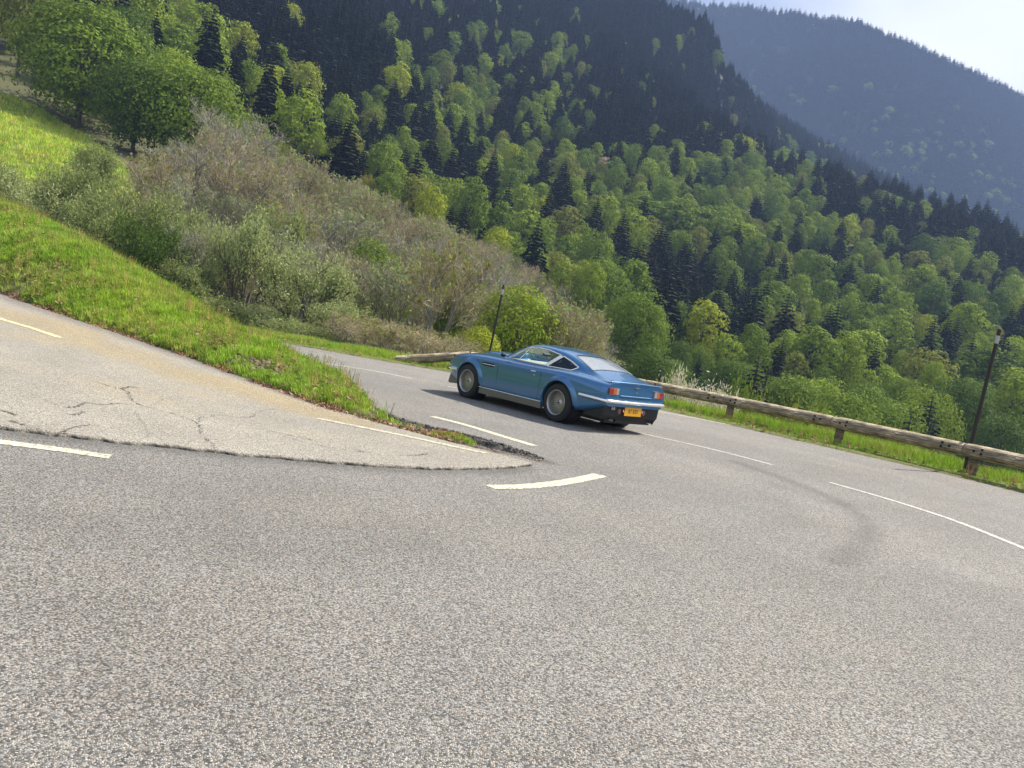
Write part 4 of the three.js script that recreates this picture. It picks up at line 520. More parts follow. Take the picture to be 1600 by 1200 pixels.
// ------------------------------------------------------------------ wooden guardrail
const woodT = dataTex(512, (i, j) => { const s = fbm(i / 120, j / 5, 3, 4), k = fbm(i / 200 + 9, j / 2.2, 1, 3), c = k > 0.63 ? 0.42 : 1, w = fbm(i / 60, j / 40, 7, 3), v = (0.66 + 0.95 * (s - 0.5) + 0.5 * (w - 0.5) + 0.12 * hash3(i, j, 2)) * c; return [v * 1.0, v * 0.955, v * 0.87]; }, true);
{
  const woodM = std([0.80, 0.71, 0.57], 0.9, 0, { map: woodT, bumpMap: woodT, bumpScale: 0.012 }), endM = std([0.20, 0.16, 0.115], 0.95), boltM = std([0.018, 0.016, 0.015], 0.7, 0.4), postM = std([0.33, 0.275, 0.21], 0.92, 0, { map: woodT });
  const rail = thing('wooden_guardrail', 'weathered round-log guardrail along the outside of the bend', 'guardrail');
  const J = [[-3.5, 25.35, 0.0], [-1.35, 25.3, 0.50], [1.35, 25.55, 0.50], [3.75, 24.35, 0.50], [5.56, 22.35, 0.50], [7.45, 19.72, 0.50], [9.1, 17.0, 0.50], [10.45, 14.1, 0.50], [11.3, 11.0, 0.50]], r = 0.138;
  for (let i = 0; i < J.length - 1; i++) {
    const a = V(J[i][0], ground(J[i][0], J[i][1]) * (i ? 0 : 1) + J[i][2], -J[i][1]), b = V(J[i + 1][0], J[i + 1][2], -J[i + 1][1]), L = a.distanceTo(b) - 0.03, R = mulberry(60 + i);
    const n = 20, ns = 24, pos = [], uv = [], idx = [], ph = R() * 9; for (let s = 0; s <= ns; s++) for (let k = 0; k <= n; k++) { const t = k / n * 6.2832, e = s === 0 || s === ns ? 0.93 : 1, w = r * e * (1 + 0.035 * (vnoise(Math.cos(t) * 1.5 + ph, Math.sin(t) * 1.5, s * 0.3) - 0.5) + 0.02 * Math.sin(s / ns * 5 + ph)); pos.push((s / ns - 0.5) * L, Math.sin(t) * w, Math.cos(t) * w); uv.push(s / ns * L / 1.6 + ph, k / n); }
    for (let s = 0; s < ns; s++) for (let k = 0; k < n; k++) { const p = s * (n + 1) + k; idx.push(p, p + n + 1, p + 1, p + 1, p + n + 1, p + n + 2); }
    const log = part('log', bufGeo(pos, idx, null, uv), woodM, rail); log.position.copy(a).lerp(b, 0.5); log.quaternion.setFromUnitVectors(V(1, 0, 0), V(0, 0, 0).subVectors(b, a).normalize());
    for (const s of [-1, 1]) { const cap = part('end_grain', new THREE.CircleGeometry(r * 0.94, 20), endM, log); cap.position.x = s * L / 2; cap.rotation.y = s * Math.PI / 2; }
    // bolt heads beside each joint, on the side that faces the road
    const rd = V(0, 0, 0).subVectors(b, a).normalize(), side = V(-a.x, 0, -a.z).add(V(0, 0, -11)).normalize(), sgn = V(0, 0, 1).applyQuaternion(log.quaternion).dot(side) > 0 ? 1 : -1;
    for (const [u, t] of [[L / 2 - 0.42, 0.45], [L / 2 - 0.43, -0.15], [L / 2 - 0.26, 0.12], [-L / 2 + 0.26, 0.12], [-L / 2 + 0.42, 0.5], [-L / 2 + 0.42, -0.1]]) { if (i === 0 && u < 0) continue; const bo = part('bolt', new THREE.CylinderGeometry(0.026, 0.03, 0.03, 8), boltM, log); bo.position.set(u, Math.sin(t) * r * 1.0, sgn * Math.cos(t) * r * 1.0); bo.quaternion.setFromUnitVectors(V(0, 1, 0), V(0, Math.sin(t), sgn * Math.cos(t))); }
    if (i) { const px = lerp(a.x, b.x, 0.06), pz = lerp(a.z, b.z, 0.06), g0 = ground(px, -pz), shp = new THREE.Shape(); shp.absellipse(0, 0, 0.105, 0.085, 0, Math.PI * 2); const pg = new THREE.ExtrudeGeometry(shp, { depth: 0.50 - g0 + 0.28, bevelEnabled: false, curveSegments: 10 }); pg.rotateX(-Math.PI / 2); const p = part('post', pg, postM, rail); p.position.set(px, g0 - 0.3, pz); p.rotation.set(0, Math.atan2(-rd.z, rd.x), -0.03); }
  }
}
// ------------------------------------------------------------------ snow poles
const poleM = std([0.022, 0.017, 0.013], 0.75), bandM = std([0.34, 0.34, 0.33], 0.5);
function snowPole(x, d, h, r, label) {
  const g0 = ground(x, d), o = thing('snow_pole', label, 'pole', [x, g0, -d], 0); o.rotation.z = -0.055;
  const sh = new THREE.LatheGeometry([[0, -0.3], [r * 1.1, -0.3], [r * 1.05, h * 0.3], [r * 0.95, h - 0.02], [r * 0.7, h], [0, h]].map(p => new THREE.Vector2(...p)), 12); part('shaft', sh, poleM, o);
  part('reflective_band', new THREE.LatheGeometry([[r * 1.0, h - 0.30], [r * 1.1, h - 0.30], [r * 1.1, h - 0.14], [r * 0.9, h - 0.14]].map(p => new THREE.Vector2(...p)), 14), bandM, o);
}
snowPole(9.28, 17.25, 2.95, 0.037, 'tall dark snow pole with a pale band behind the last rail post');
snowPole(-0.85, 26.0, 2.72, 0.033, 'slim dark snow pole with a pale band beyond the car bonnet');

// ------------------------------------------------------------------ the blue coupe (X forward from the rear axle, Y up, Z to its right)
{
  const car = thing('coupe_car', 'metallic blue fastback coupe driving away round the bend', 'car', [1.47, 0, -15.6], 131.17 * Math.PI / 180);
  const blue = phys([0.030, 0.140, 0.305], { metalness: 0.45, roughness: 0.28, clearcoat: 1, clearcoatRoughness: 0.04 });
  const chrome = std([0.86, 0.86, 0.85], 0.12, 1), black = std([0.012, 0.012, 0.013], 0.7), rubber = std([0.016, 0.016, 0.016], 0.85), alloy = std([0.42, 0.42, 0.415], 0.38, 0.8), greyM = std([0.16, 0.155, 0.145], 0.5, 0.5), tan = std([0.05, 0.036, 0.026], 0.8), dashM = std([0.03, 0.03, 0.03], 0.6), cream = std([0.42, 0.40, 0.34], 0.7);
  const pane = phys([0.86, 0.95, 0.90], { roughness: 0, transmission: 1, thickness: 0, ior: 1.5, specularIntensity: 1 }), darkPane = phys([0.30, 0.32, 0.32], { roughness: 0.02, transmission: 1, thickness: 0, ior: 1.5 }), rearPane = phys([0.55, 0.60, 0.60], { roughness: 0.03, transmission: 0.6, thickness: 0, ior: 2.33 });
  const tab = (T, x, k) => { if (x <= T[0][0]) return T[0][k]; for (let i = 1; i < T.length; i++) if (x <= T[i][0]) { const t = (x - T[i - 1][0]) / (T[i][0] - T[i - 1][0]), p0 = T[Math.max(0, i - 2)], p1 = T[i - 1], p2 = T[i], p3 = T[Math.min(T.length - 1, i + 1)]; const h = p2[0] - p1[0], m1 = (p2[k] - p0[k]) / (p2[0] - p0[0]) * h, m2 = (p3[k] - p1[k]) / (p3[0] - p1[0]) * h, t2 = t * t, t3 = t2 * t; return (2 * t3 - 3 * t2 + 1) * p1[k] + (t3 - 2 * t2 + t) * m1 + (-2 * t3 + 3 * t2) * p2[k] + (t3 - t2) * m2; } return T[T.length - 1][k]; };
  // x, underside, half width, shoulder height, deck height on the centre line
  const BODY = [[-1.035, 0.47, 0.765, 0.845, 0.868], [-0.98, 0.44, 0.785, 0.850, 0.880], [-0.75, 0.36, 0.812, 0.868, 0.920], [-0.4, 0.28, 0.845, 0.895, 0.965], [0, 0.24, 0.872, 0.915, 0.975], [0.4, 0.215, 0.862, 0.912, 0.95], [0.9, 0.205, 0.845, 0.905, 0.92], [1.5, 0.205, 0.838, 0.905, 0.925], [1.95, 0.205, 0.838, 0.908, 0.955], [2.3, 0.21, 0.845, 0.905, 0.975], [2.62, 0.225, 0.850, 0.892, 0.965], [3.0, 0.28, 0.825, 0.852, 0.915], [3.28, 0.36, 0.785, 0.800, 0.845], [3.42, 0.44, 0.735, 0.740, 0.775]];
  const bodySec = x => { const yb = tab(BODY, x, 1), hw = tab(BODY, x, 2), ys = tab(BODY, x, 3), yd = tab(BODY, x, 4); return [[0, yb], [hw * 0.6, yb], [hw - 0.10, yb], [hw - 0.045, yb + 0.035], [hw - 0.02, yb + 0.12], [hw - 0.002, lerp(yb, ys, 0.45)], [hw, lerp(yb, ys, 0.62)], [hw - 0.012, ys - 0.12], [hw - 0.04, ys - 0.045], [hw - 0.095, ys - 0.008], [hw - 0.18, ys + (yd - ys) * 0.15], [hw * 0.5, ys + (yd - ys) * 0.72], [hw * 0.25, yd - 0.004], [0, yd]]; };
  const spline = (P, n) => { const c = new THREE.CatmullRomCurve3(P.map(p => V(p[0], p[1], 0)), false, 'centripetal'); return c.getPoints(n).map(v => [v.x, v.y]); };
  const loft = (sec, xs, n) => { // closed solid from half sections, mirrored
    const pos = [], idx = [], N = n + 1, S = 2 * N - 2; xs.forEach(x => { const h = spline(sec(x), n); const ring = [...h.map(p => [p[0], p[1]]), ...h.slice(1, -1).reverse().map(p => [-p[0], p[1]])]; ring.forEach(p => pos.push(x, p[1], p[0])); });
    for (let i = 0; i < xs.length - 1; i++) for (let k = 0; k < S; k++) { const a = i * S + k, b = i * S + (k + 1) % S; idx.push(a, b, a + S, b, b + S, a + S); }
    for (const [i, f] of [[0, 1], [xs.length - 1, 0]]) { const o = pos.length / 3; const h = spline(sec(xs[i]), n); let cy = 0; h.forEach(p => cy += p[1] / h.length); pos.push(xs[i], cy, 0); for (let k = 0; k < S; k++) { const a = i * S + k, b = i * S + (k + 1) % S; f ? idx.push(o, b, a) : idx.push(o, a, b); } }
    const g = bufGeo(pos, idx); g.setAttribute('uv', new THREE.Float32BufferAttribute(new Float32Array(pos.length / 3 * 2), 2)); return g;
  };
  const range = (a, b, n) => Array.from({ length: n + 1 }, (_, i) => lerp(a, b, i / n));
  // flip if the solid came out inside-out
  const outward = g => { const p = g.attributes.position, ix = g.index; let v = 0; for (let i = 0; i < ix.count; i += 3) { const a = V().fromBufferAttribute(p, ix.getX(i)), b = V().fromBufferAttribute(p, ix.getX(i + 1)), c = V().fromBufferAttribute(p, ix.getX(i + 2)); v += a.dot(b.cross(c)); } if (v < 0) { const A = ix.array; for (let i = 0; i < A.length; i += 3) { const t = A[i]; A[i] = A[i + 1]; A[i + 1] = t; } g.computeVertexNormals(); } return g; };
  const ev = new Evaluator(); ev.useGroups = false; ev.attributes = ['position', 'normal', 'uv'];
  const brush = g => { const b = new Brush(g); b.updateMatrixWorld(); return b; };
  const prism = (pts, depth, place) => { const g = new THREE.ExtrudeGeometry(new THREE.Shape(pts.map(p => new THREE.Vector2(...p))), { depth, bevelEnabled: false, curveSegments: 24 }); place(g); const q = mergeVertices(g); return outward(q); };
  const finish = (g, ang = 0.55) => { const q = g.clone(); q.deleteAttribute('uv'); q.deleteAttribute('normal'); return toCreasedNormals(mergeVertices(q, 1e-4), ang); };
  const cylZ = (x, y, r, z0, z1) => new THREE.CylinderGeometry(r, r, z1 - z0, 56).rotateX(Math.PI / 2).translate(x, y, (z0 + z1) / 2);
  let body = brush(outward(loft(bodySec, range(-1.035, 3.42, 72), 44)));
  for (const [x, r] of [[0, 0.388], [2.61, 0.375]]) for (const s of [-1, 1]) body = ev.evaluate(body, brush(cylZ(x, 0.345, r, s < 0 ? -1.2 : 0.55, s < 0 ? -0.55 : 1.2)), SUBTRACTION);
  body = ev.evaluate(body, brush(prism([[0.1, 0.32], [1.78, 0.32], [1.86, 1.3], [-0.25, 1.3], [-0.25, 0.80]], 1.34, g => g.translate(0, 0, -0.67))), SUBTRACTION);
  const bodyMesh = part('body', finish(body.geometry), blue, car);
  // greenhouse: x, roof height, half width at the belt, half width at the roof
  const CAB = [[-0.985, 0.872, 0.665, 0.60], [-0.8, 0.915, 0.665, 0.585], [-0.5, 0.995, 0.675, 0.55], [-0.2, 1.095, 0.690, 0.52], [0.2, 1.215, 0.715, 0.515], [0.5, 1.272, 0.725, 0.525], [0.9, 1.30, 0.728, 0.53], [1.15, 1.287, 0.725, 0.525], [1.35, 1.235, 0.720, 0.535], [1.65, 1.10, 0.70, 0.56], [1.97, 0.955, 0.66, 0.58]];
  const cabSec = (off = 0, drop = 0) => x => { const yr = tab(CAB, x, 1) - off, wb = tab(CAB, x, 2) - off, wr = Math.min(tab(CAB, x, 3), wb - 0.04) - off, y0 = 0.86 - drop, hb = yr - y0, sh = Math.min(0.065, hb * 0.5); return [[0, y0], [wb * 0.6, y0], [wb, y0], [wb - 0.004, y0 + Math.min(0.03, hb * 0.2)], [lerp(wb, wr + 0.025, 0.5), lerp(y0, yr - sh, 0.5)], [wr + 0.025, yr - sh], [wr - 0.03, yr - sh * 0.32], [wr - 0.11, yr - sh * 0.1], [wr * 0.5, yr + 0.008], [0, yr + 0.014]]; };
  const sideZ = (x, y) => { const h = spline(cabSec()(x), 60); let z = 0; for (let i = 1; i < h.length; i++) { const a = h[i - 1], b = h[i]; if (a[0] > 0.3 && (a[1] - y) * (b[1] - y) <= 0 && Math.abs(b[1] - a[1]) > 1e-6) { z = lerp(a[0], b[0], (y - a[1]) / (b[1] - a[1])); } } return z || h[h.length - 8][0]; };
  const topY = (x, z) => { const h = spline(cabSec()(x), 60); z = Math.abs(z); for (let i = h.length - 1; i > 0; i--) { const a = h[i], b = h[i - 1]; if (z >= a[0] && z <= b[0]) return lerp(a[1], b[1], (z - a[0]) / Math.max(1e-6, b[0] - a[0])); } return h[h.length - 1][1]; };
  const DOORW = [[1.70, 0.945], [1.45, 1.095], [1.21, 1.222], [0.95, 1.232], [0.70, 1.218], [0.37, 1.165], [0.63, 0.935]], QUART = [[0.30, 1.150], [0.08, 1.085], [-0.13, 1.005], [-0.03, 0.935], [0.55, 0.932]];
  const SCREEN = [[1.91, 0.60, 0.58], [1.30, 0.47, 0.47]], BACK = [[-0.43, 0.515, 0], [0.17, 0.40, 0]];   // x, half width: front glass and rear glass in plan
  let cab = brush(outward(loft(cabSec(), range(-0.985, 1.97, 60), 40)));
  cab = ev.evaluate(cab, brush(outward(loft(cabSec(0.035, 0.1), range(-0.9, 1.93, 50), 36))), SUBTRACTION);
  cab = ev.evaluate(cab, brush(prism(DOORW, 2, g => g.translate(0, 0, -1))), SUBTRACTION);
  cab = ev.evaluate(cab, brush(prism(QUART, 2, g => g.translate(0, 0, -1))), SUBTRACTION);
  for (const [a, b] of [SCREEN, BACK]) cab = ev.evaluate(cab, brush(prism([[a[0], -a[1]], [b[0], -b[1]], [b[0], b[1]], [a[0], a[1]]], 0.6, g => { g.rotateX(Math.PI / 2); g.translate(0, a === SCREEN[0] ? 1.5 : 1.5, 0); })), SUBTRACTION);
  part('roof', finish(cab.geometry, 0.7), blue, car);
  // glass
  const sidePane = (poly, s, mat, name) => { const sh = new THREE.ShapeGeometry(new THREE.Shape(poly.map(p => new THREE.Vector2(...p)))), p = sh.attributes.position; for (let i = 0; i < p.count; i++) p.setZ(i, s * (sideZ(p.getX(i), p.getY(i)) - 0.014)); sh.computeVertexNormals(); return part(name, sh, mat, car); };
  for (const s of [-1, 1]) { sidePane([[1.70, 0.945], [1.45, 1.095], [1.21, 1.222], [1.185, 1.222], [1.36, 0.942]], s, pane, 'vent_window'); sidePane([[1.36, 0.942], [1.185, 1.222], [0.95, 1.232], [0.70, 1.218], [0.37, 1.165], [0.63, 0.935]], s, pane, 'door_window'); sidePane(QUART, s, darkPane, 'quarter_window'); }
  const deckPane = (A, mat, name) => { const [a, b] = A, nx = 14, nz = 18, pos = [], idx = []; for (let i = 0; i <= nx; i++) for (let k = 0; k <= nz; k++) { const x = lerp(a[0], b[0], i / nx), w = lerp(a[1], b[1], i / nx), z = lerp(-w, w, k / nz); pos.push(x, topY(x, z) - 0.008, z); } for (let i = 0; i < nx; i++) for (let k = 0; k < nz; k++) { const p = i * (nz + 1) + k; idx.push(p, p + 1, p + nz + 1, p + 1, p + nz + 2, p + nz + 1); } return part(name, bufGeo(pos, idx), mat, car); };
  deckPane(SCREEN, pane, 'windscreen'); deckPane(BACK, rearPane, 'rear_window');
  const tubeAlong = (P, r, closed, tens = 0.02) => new THREE.TubeGeometry(new THREE.CatmullRomCurve3(P, closed, 'catmullrom', tens), P.length * 6, r, 6, closed);
  const dens = (P, closed) => { const o = []; for (let i = 0; i < P.length - (closed ? 0 : 1); i++) { const a = P[i], b = P[(i + 1) % P.length]; for (let k = 0; k < 4; k++) o.push([lerp(a[0], b[0], k / 4), lerp(a[1], b[1], k / 4)]); } if (!closed) o.push(P[P.length - 1]); return o; };
  for (const s of [-1, 1]) {
    const on = (P, c, r = 0.0105) => part('window_trim', tubeAlong(dens(P, c).map(([x, y]) => V(x, y, s * (sideZ(x, y) + 0.003))), r, c), chrome, car);
    on(DOORW, true); on(QUART, true, 0.013); on([[1.36, 0.94], [1.19, 1.222]], false, 0.010); on([[0.59, 0.933], [0.335, 1.158]], false, 0.017);
    part('window_trim', tubeAlong(range(-0.43, 0.17, 12).map(x => V(x, topY(x, lerp(BACK[0][1], BACK[1][1], (x + 0.43) / 0.6)) + 0.004, s * (lerp(BACK[0][1], BACK[1][1], (x + 0.43) / 0.6) + 0.004))), 0.009, false), chrome, car);
  }
  for (const x of [-0.43, 0.17]) part('window_seal', tubeAlong(range(-1, 1, 12).map(t => { const w = x < 0 ? 0.515 : 0.40; return V(x, topY(x, t * w) + 0.002, t * w); }), 0.008, false), black, car);
  // sides: sill covers, vents, handles, mirrors, door shut lines, arch flares
  const bodyZ = (x, y) => { const h = spline(bodySec(x), 60); for (let i = 1; i < h.length; i++) { const a = h[i - 1], b = h[i]; if (a[0] > 0.4 && (a[1] - y) * (b[1] - y) <= 0 && Math.abs(b[1] - a[1]) > 1e-6 && y > 0.25) return lerp(a[0], b[0], (y - a[1]) / (b[1] - a[1])); } return tab(BODY, x, 2); };
  for (const s of [-1, 1]) {
    const sill = new THREE.ExtrudeGeometry(new THREE.Shape([[0.42, 0.17], [2.22, 0.17], [2.2, 0.275], [0.44, 0.275]].map(p => new THREE.Vector2(...p))), { depth: 0.05, bevelEnabled: true, bevelSize: 0.006, bevelThickness: 0.006, bevelSegments: 2 }); sill.translate(0, 0, s > 0 ? 0.79 : -0.84); part('sill_cover', sill, greyM, car);
    part('sill_trim', tubeAlong(range(0.42, 2.22, 8).map(x => V(x, 0.288, s * 0.848)), 0.011, false), chrome, car);
    const vent = part('side_vent', new THREE.BoxGeometry(0.34, 0.075, 0.02), black, car); vent.position.set(2.06, 0.745, s * (bodyZ(2.06, 0.745) - 0.004)); const vt = part('vent_trim', new THREE.CapsuleGeometry(0.0085, 0.36, 3, 8), chrome, vent); vt.rotation.z = Math.PI / 2; vt.position.set(-0.04, 0, s * 0.014);
    const hd = part('door_handle', new THREE.CapsuleGeometry(0.012, 0.10, 3, 8), chrome, car); hd.rotation.z = Math.PI / 2; hd.position.set(0.73, 0.80, s * (bodyZ(0.73, 0.80) + 0.018)); for (const k of [-1, 1]) { const st = part('handle_mount', new THREE.CylinderGeometry(0.011, 0.013, 0.03, 8), chrome, hd); st.rotation.x = Math.PI / 2; st.position.set(0, k * 0.05, -s * 0.012); }
    const lk = part('door_lock', new THREE.CylinderGeometry(0.011, 0.011, 0.012, 10), chrome, car); lk.rotation.x = Math.PI / 2; lk.position.set(0.69, 0.735, s * (bodyZ(0.69, 0.735) + 0.003));
    for (const L of [[[0.55, 0.905], [0.53, 0.8], [0.52, 0.6], [0.54, 0.42], [0.56, 0.31]], [[1.74, 0.90], [1.75, 0.75], [1.75, 0.5], [1.74, 0.31]]]) part('door_gap', tubeAlong(L.map(([x, y]) => V(x, y, s * (bodyZ(x, y) - 0.0005))), 0.0035, false, 0.5), black, car);
    const mi = part('door_mirror', new THREE.SphereGeometry(1, 16, 12), black, car); mi.scale.set(0.035, 0.042, 0.058); mi.position.set(1.66, 0.985, s * 0.83); const ms = part('mirror_stalk', new THREE.CylinderGeometry(0.016, 0.028, 1.3, 8), chrome, mi); ms.position.set(0, -1.1, -s * 0.5);
    for (const [x, r] of [[0, 0.388], [2.61, 0.375]]) {
      const a0 = Math.asin(clamp((x ? 0.27 : 0.30) - 0.345, -1, 1) / r), arcs = range(0.0, Math.PI, 40), pos = [], idx = [], prof = [[-0.012, -0.02], [-0.012, 0.030], [0.004, 0.042], [0.03, 0.034], [0.07, 0.012], [0.115, -0.012]]; arcs.forEach(a => prof.forEach(([dr, dz]) => { const X = x + Math.cos(a) * (r + dr), Y = 0.345 + Math.sin(a) * (r + dr), fade = smooth(-0.2, 0.4, Math.sin(a)); pos.push(X, Y, s * (bodyZ(X, Math.min(Y, tab(BODY, X, 3) - 0.13)) - smooth(0.76, 0.90, Y) * 0.02 + (dz - (dr > 0.1 ? 0.006 : 0)) * lerp(0.5, 1, fade))); })); const n = prof.length; for (let i = 0; i < 40; i++) for (let k = 0; k < n - 1; k++) { const p = i * n + k; idx.push(p, p + n, p + 1, p + 1, p + n, p + n + 1); } part('wheel_arch', bufGeo(pos, idx), blue, car);
      part('wheel_well', new THREE.CylinderGeometry(r - 0.006, r - 0.006, 0.26, 36, 1, true).rotateX(Math.PI / 2).translate(x, 0.345, s * 0.69), black, car); part('wheel_well', new THREE.CircleGeometry(r - 0.003, 36).translate(x, 0.345, s * 0.556), black, car);
    }
  }
  // wheels
  const wheelOf = (x, s, deep) => {
    const w = part('wheel', new THREE.LatheGeometry([[0.205, -0.105], [0.25, -0.118], [0.30, -0.118], [0.33, -0.10], [0.342, -0.06], [0.343, 0], [0.342, 0.06], [0.33, 0.10], [0.30, 0.118], [0.25, 0.122], [0.222, 0.108], [0.212, 0.09], [0.205, 0.08]].map(p => new THREE.Vector2(...p)), 48).rotateX(Math.PI / 2), rubber, car); w.userData.label = 'black tyre on a multi-spoke alloy wheel';
    w.position.set(x, 0.343, s * (x ? 0.755 : 0.765)); w.rotation.y = s > 0 ? 0 : Math.PI;
    part('rim', new THREE.LatheGeometry([[0.224, 0.112], [0.226, 0.120], [0.216, 0.122], [0.206, 0.108], [0.198, 0.085], [0.192, 0.045 - deep], [0.186, 0.03 - deep], [0.20, -0.09]].map(p => new THREE.Vector2(...p)), 48).rotateX(Math.PI / 2), alloy, w);
    const sp = []; for (let k = 0; k < 24; k++) { const g = new THREE.BoxGeometry(0.125, 0.0135, 0.016); g.translate(0.128, 0, 0); g.rotateY(-0.10); g.rotateZ(k / 24 * 6.2832); g.translate(0, 0, 0.045 - deep); sp.push(g); }
    sp.forEach(g => part('spoke', g, alloy, w));
    part('hub', new THREE.LatheGeometry([[0, 0.07], [0.022, 0.07], [0.026, 0.062], [0.05, 0.058], [0.078, 0.048], [0.08, 0.02]].map(p => new THREE.Vector2(p[0], p[1] - deep)), 24).rotateX(Math.PI / 2), alloy, w); part('hub_cap', new THREE.CylinderGeometry(0.018, 0.018, 0.008, 16).rotateX(Math.PI / 2).translate(0, 0, 0.073 - deep), black, w);
    part('brake_disc', new THREE.CircleGeometry(0.19, 32).translate(0, 0, -0.03), std([0.03, 0.03, 0.03], 0.7), w);
  };
  for (const s of [-1, 1]) { wheelOf(0, s, 0.03); wheelOf(2.61, s, 0.005); }
  // tail
  const lens = (c, r = 0.25) => phys(c, { roughness: r, clearcoat: 1 });
  const red = lens([0.30, 0.018, 0.012]), amber = lens([0.55, 0.13, 0.015]), white = lens([0.36, 0.34, 0.33]);
  for (const s of [-1, 1]) {
    const tl = new THREE.Group(); tl.name = 'tail_light'; tl.position.set(-1.036, 0.722, s * 0.600); car.add(tl);
    for (const [nm, z, w, m] of [['red_lens', 0.055, 0.10, red], ['amber_lens', -0.0325, 0.075, amber], ['reversing_lens', -0.10, 0.06, white]]) { const sh = new THREE.ExtrudeGeometry(new THREE.Shape([[-w / 2 + 0.001, -0.05], [w / 2 - 0.001, -0.05], [w / 2 - 0.001, 0.05], [-w / 2 + 0.001, 0.05]].map(p => new THREE.Vector2(...p))), { depth: 0.018, bevelEnabled: true, bevelSize: 0.003, bevelThickness: 0.004, bevelSegments: 2 }); sh.translate(0, 0, 0); sh.rotateY(-Math.PI / 2); const q = part(nm, sh, m, tl); q.position.z = s * z; }
    const fog = part('fog_light', new THREE.SphereGeometry(0.052, 16, 10), lens([0.22, 0.012, 0.02]), car); fog.scale.x = 0.5; fog.position.set(-0.985, 0.385, s * 0.315);
    const ex = part('exhaust_pipe', new THREE.CylinderGeometry(0.032, 0.032, 0.34, 14, 1, true).rotateZ(Math.PI / 2), chrome, car); ex.position.set(-0.90, 0.235, s * 0.50);
  }
  const lip = part('boot_lip', tubeAlong(range(-1, 1, 16).map(t => V(-1.02 - 0.012 * (1 - t * t), 0.872 + 0.012 * (1 - t * t), t * 0.665)), 0.013, false), blue, car);
  part('boot_gap', tubeAlong([V(-1.038, 0.635, -0.40), V(-1.038, 0.625, 0), V(-1.038, 0.635, 0.40)], 0.004, false, 0.5), black, car);
  part('boot_ledge', new THREE.CapsuleGeometry(0.011, 0.80, 3, 8).rotateX(Math.PI / 2).translate(-1.04, 0.655, 0), blue, car);
  part('boot_lock', new THREE.CylinderGeometry(0.013, 0.013, 0.01, 12).rotateZ(Math.PI / 2).translate(-1.04, 0.73, 0), chrome, car);
  const wing = new THREE.Shape(); wing.moveTo(-0.075, 0.014); wing.quadraticCurveTo(-0.03, 0.016, 0, 0.006); wing.quadraticCurveTo(0.03, 0.016, 0.075, 0.014); wing.quadraticCurveTo(0.04, -0.004, 0.014, -0.014); wing.lineTo(-0.014, -0.014); wing.quadraticCurveTo(-0.04, -0.004, -0.075, 0.014); part('wing_badge', new THREE.ExtrudeGeometry(wing, { depth: 0.006, bevelEnabled: false }).rotateY(-Math.PI / 2).translate(-1.037, 0.815, 0), chrome, car);
  part('model_script', new THREE.BoxGeometry(0.005, 0.012, 0.15).translate(-1.039, 0.79, 0.50), std([0.35, 0.22, 0.16], 0.5, 0.4), car);
  const bump = part('rear_bumper', tubeAlong([V(-0.52, 0.575, -0.862), V(-0.8, 0.565, -0.83), V(-0.99, 0.557, -0.785), V(-1.072, 0.553, -0.70), V(-1.098, 0.55, -0.35), V(-1.105, 0.55, 0), V(-1.098, 0.55, 0.35), V(-1.072, 0.553, 0.70), V(-0.99, 0.557, 0.785), V(-0.8, 0.565, 0.83), V(-0.52, 0.575, 0.862)], 0.034, false, 0.4), chrome, car);
  const val = new THREE.ExtrudeGeometry(new THREE.Shape([[-0.99, 0.52], [-0.97, 0.31], [-0.93, 0.25], [-0.55, 0.25], [-0.55, 0.50]].map(p => new THREE.Vector2(...p))), { depth: 1.38, bevelEnabled: true, bevelSize: 0.02, bevelThickness: 0.03, bevelSegments: 3 }); val.translate(0, 0, -0.69); part('rear_valance', val, black, car);
  const plateTex = (() => { const c = document.createElement('canvas'); c.width = 512; c.height = 192; const x = c.getContext('2d'); x.fillStyle = '#e8a712'; x.fillRect(0, 0, 512, 192); x.fillStyle = '#151310'; x.font = 'bold 118px sans-serif'; x.textAlign = 'center'; x.textBaseline = 'middle'; x.save(); x.translate(256, 98); x.scale(0.78, 1); x.fillText('A1 A5V', 0, 0); x.restore(); const t = new THREE.CanvasTexture(c); t.colorSpace = THREE.SRGBColorSpace; return t; })();
  const plate = part('number_plate', new THREE.PlaneGeometry(0.44, 0.165), new THREE.MeshStandardMaterial({ map: plateTex, roughness: 0.4 }), car); plate.rotation.y = -Math.PI / 2; plate.position.set(-1.026, 0.402, 0.0); part('plate_backing', new THREE.BoxGeometry(0.012, 0.172, 0.447).translate(-1.018, 0.402, 0), black, car);
  const gbTex = (() => { const c = document.createElement('canvas'); c.width = 128; c.height = 128; const x = c.getContext('2d'); x.fillStyle = '#101011'; x.fillRect(0, 0, 128, 128); x.fillStyle = '#b9b9b6'; x.font = 'bold 92px sans-serif'; x.textAlign = 'center'; x.textBaseline = 'middle'; x.save(); x.translate(64, 66); x.scale(0.8, 1); x.fillText('GB', 0, 0); x.restore(); const t = new THREE.CanvasTexture(c); t.colorSpace = THREE.SRGBColorSpace; return t; })();
  const gb = part('country_letters', new THREE.PlaneGeometry(0.125, 0.09), new THREE.MeshStandardMaterial({ map: gbTex, roughness: 0.6 }), car); gb.rotation.y = -Math.PI / 2; gb.position.set(-1.014, 0.432, -0.50);
  for (const s of [-1, 1]) { const pl = part('plate_lamp', new THREE.CapsuleGeometry(0.012, 0.03, 3, 8), chrome, car); pl.position.set(-1.02, 0.40, s * 0.245); }
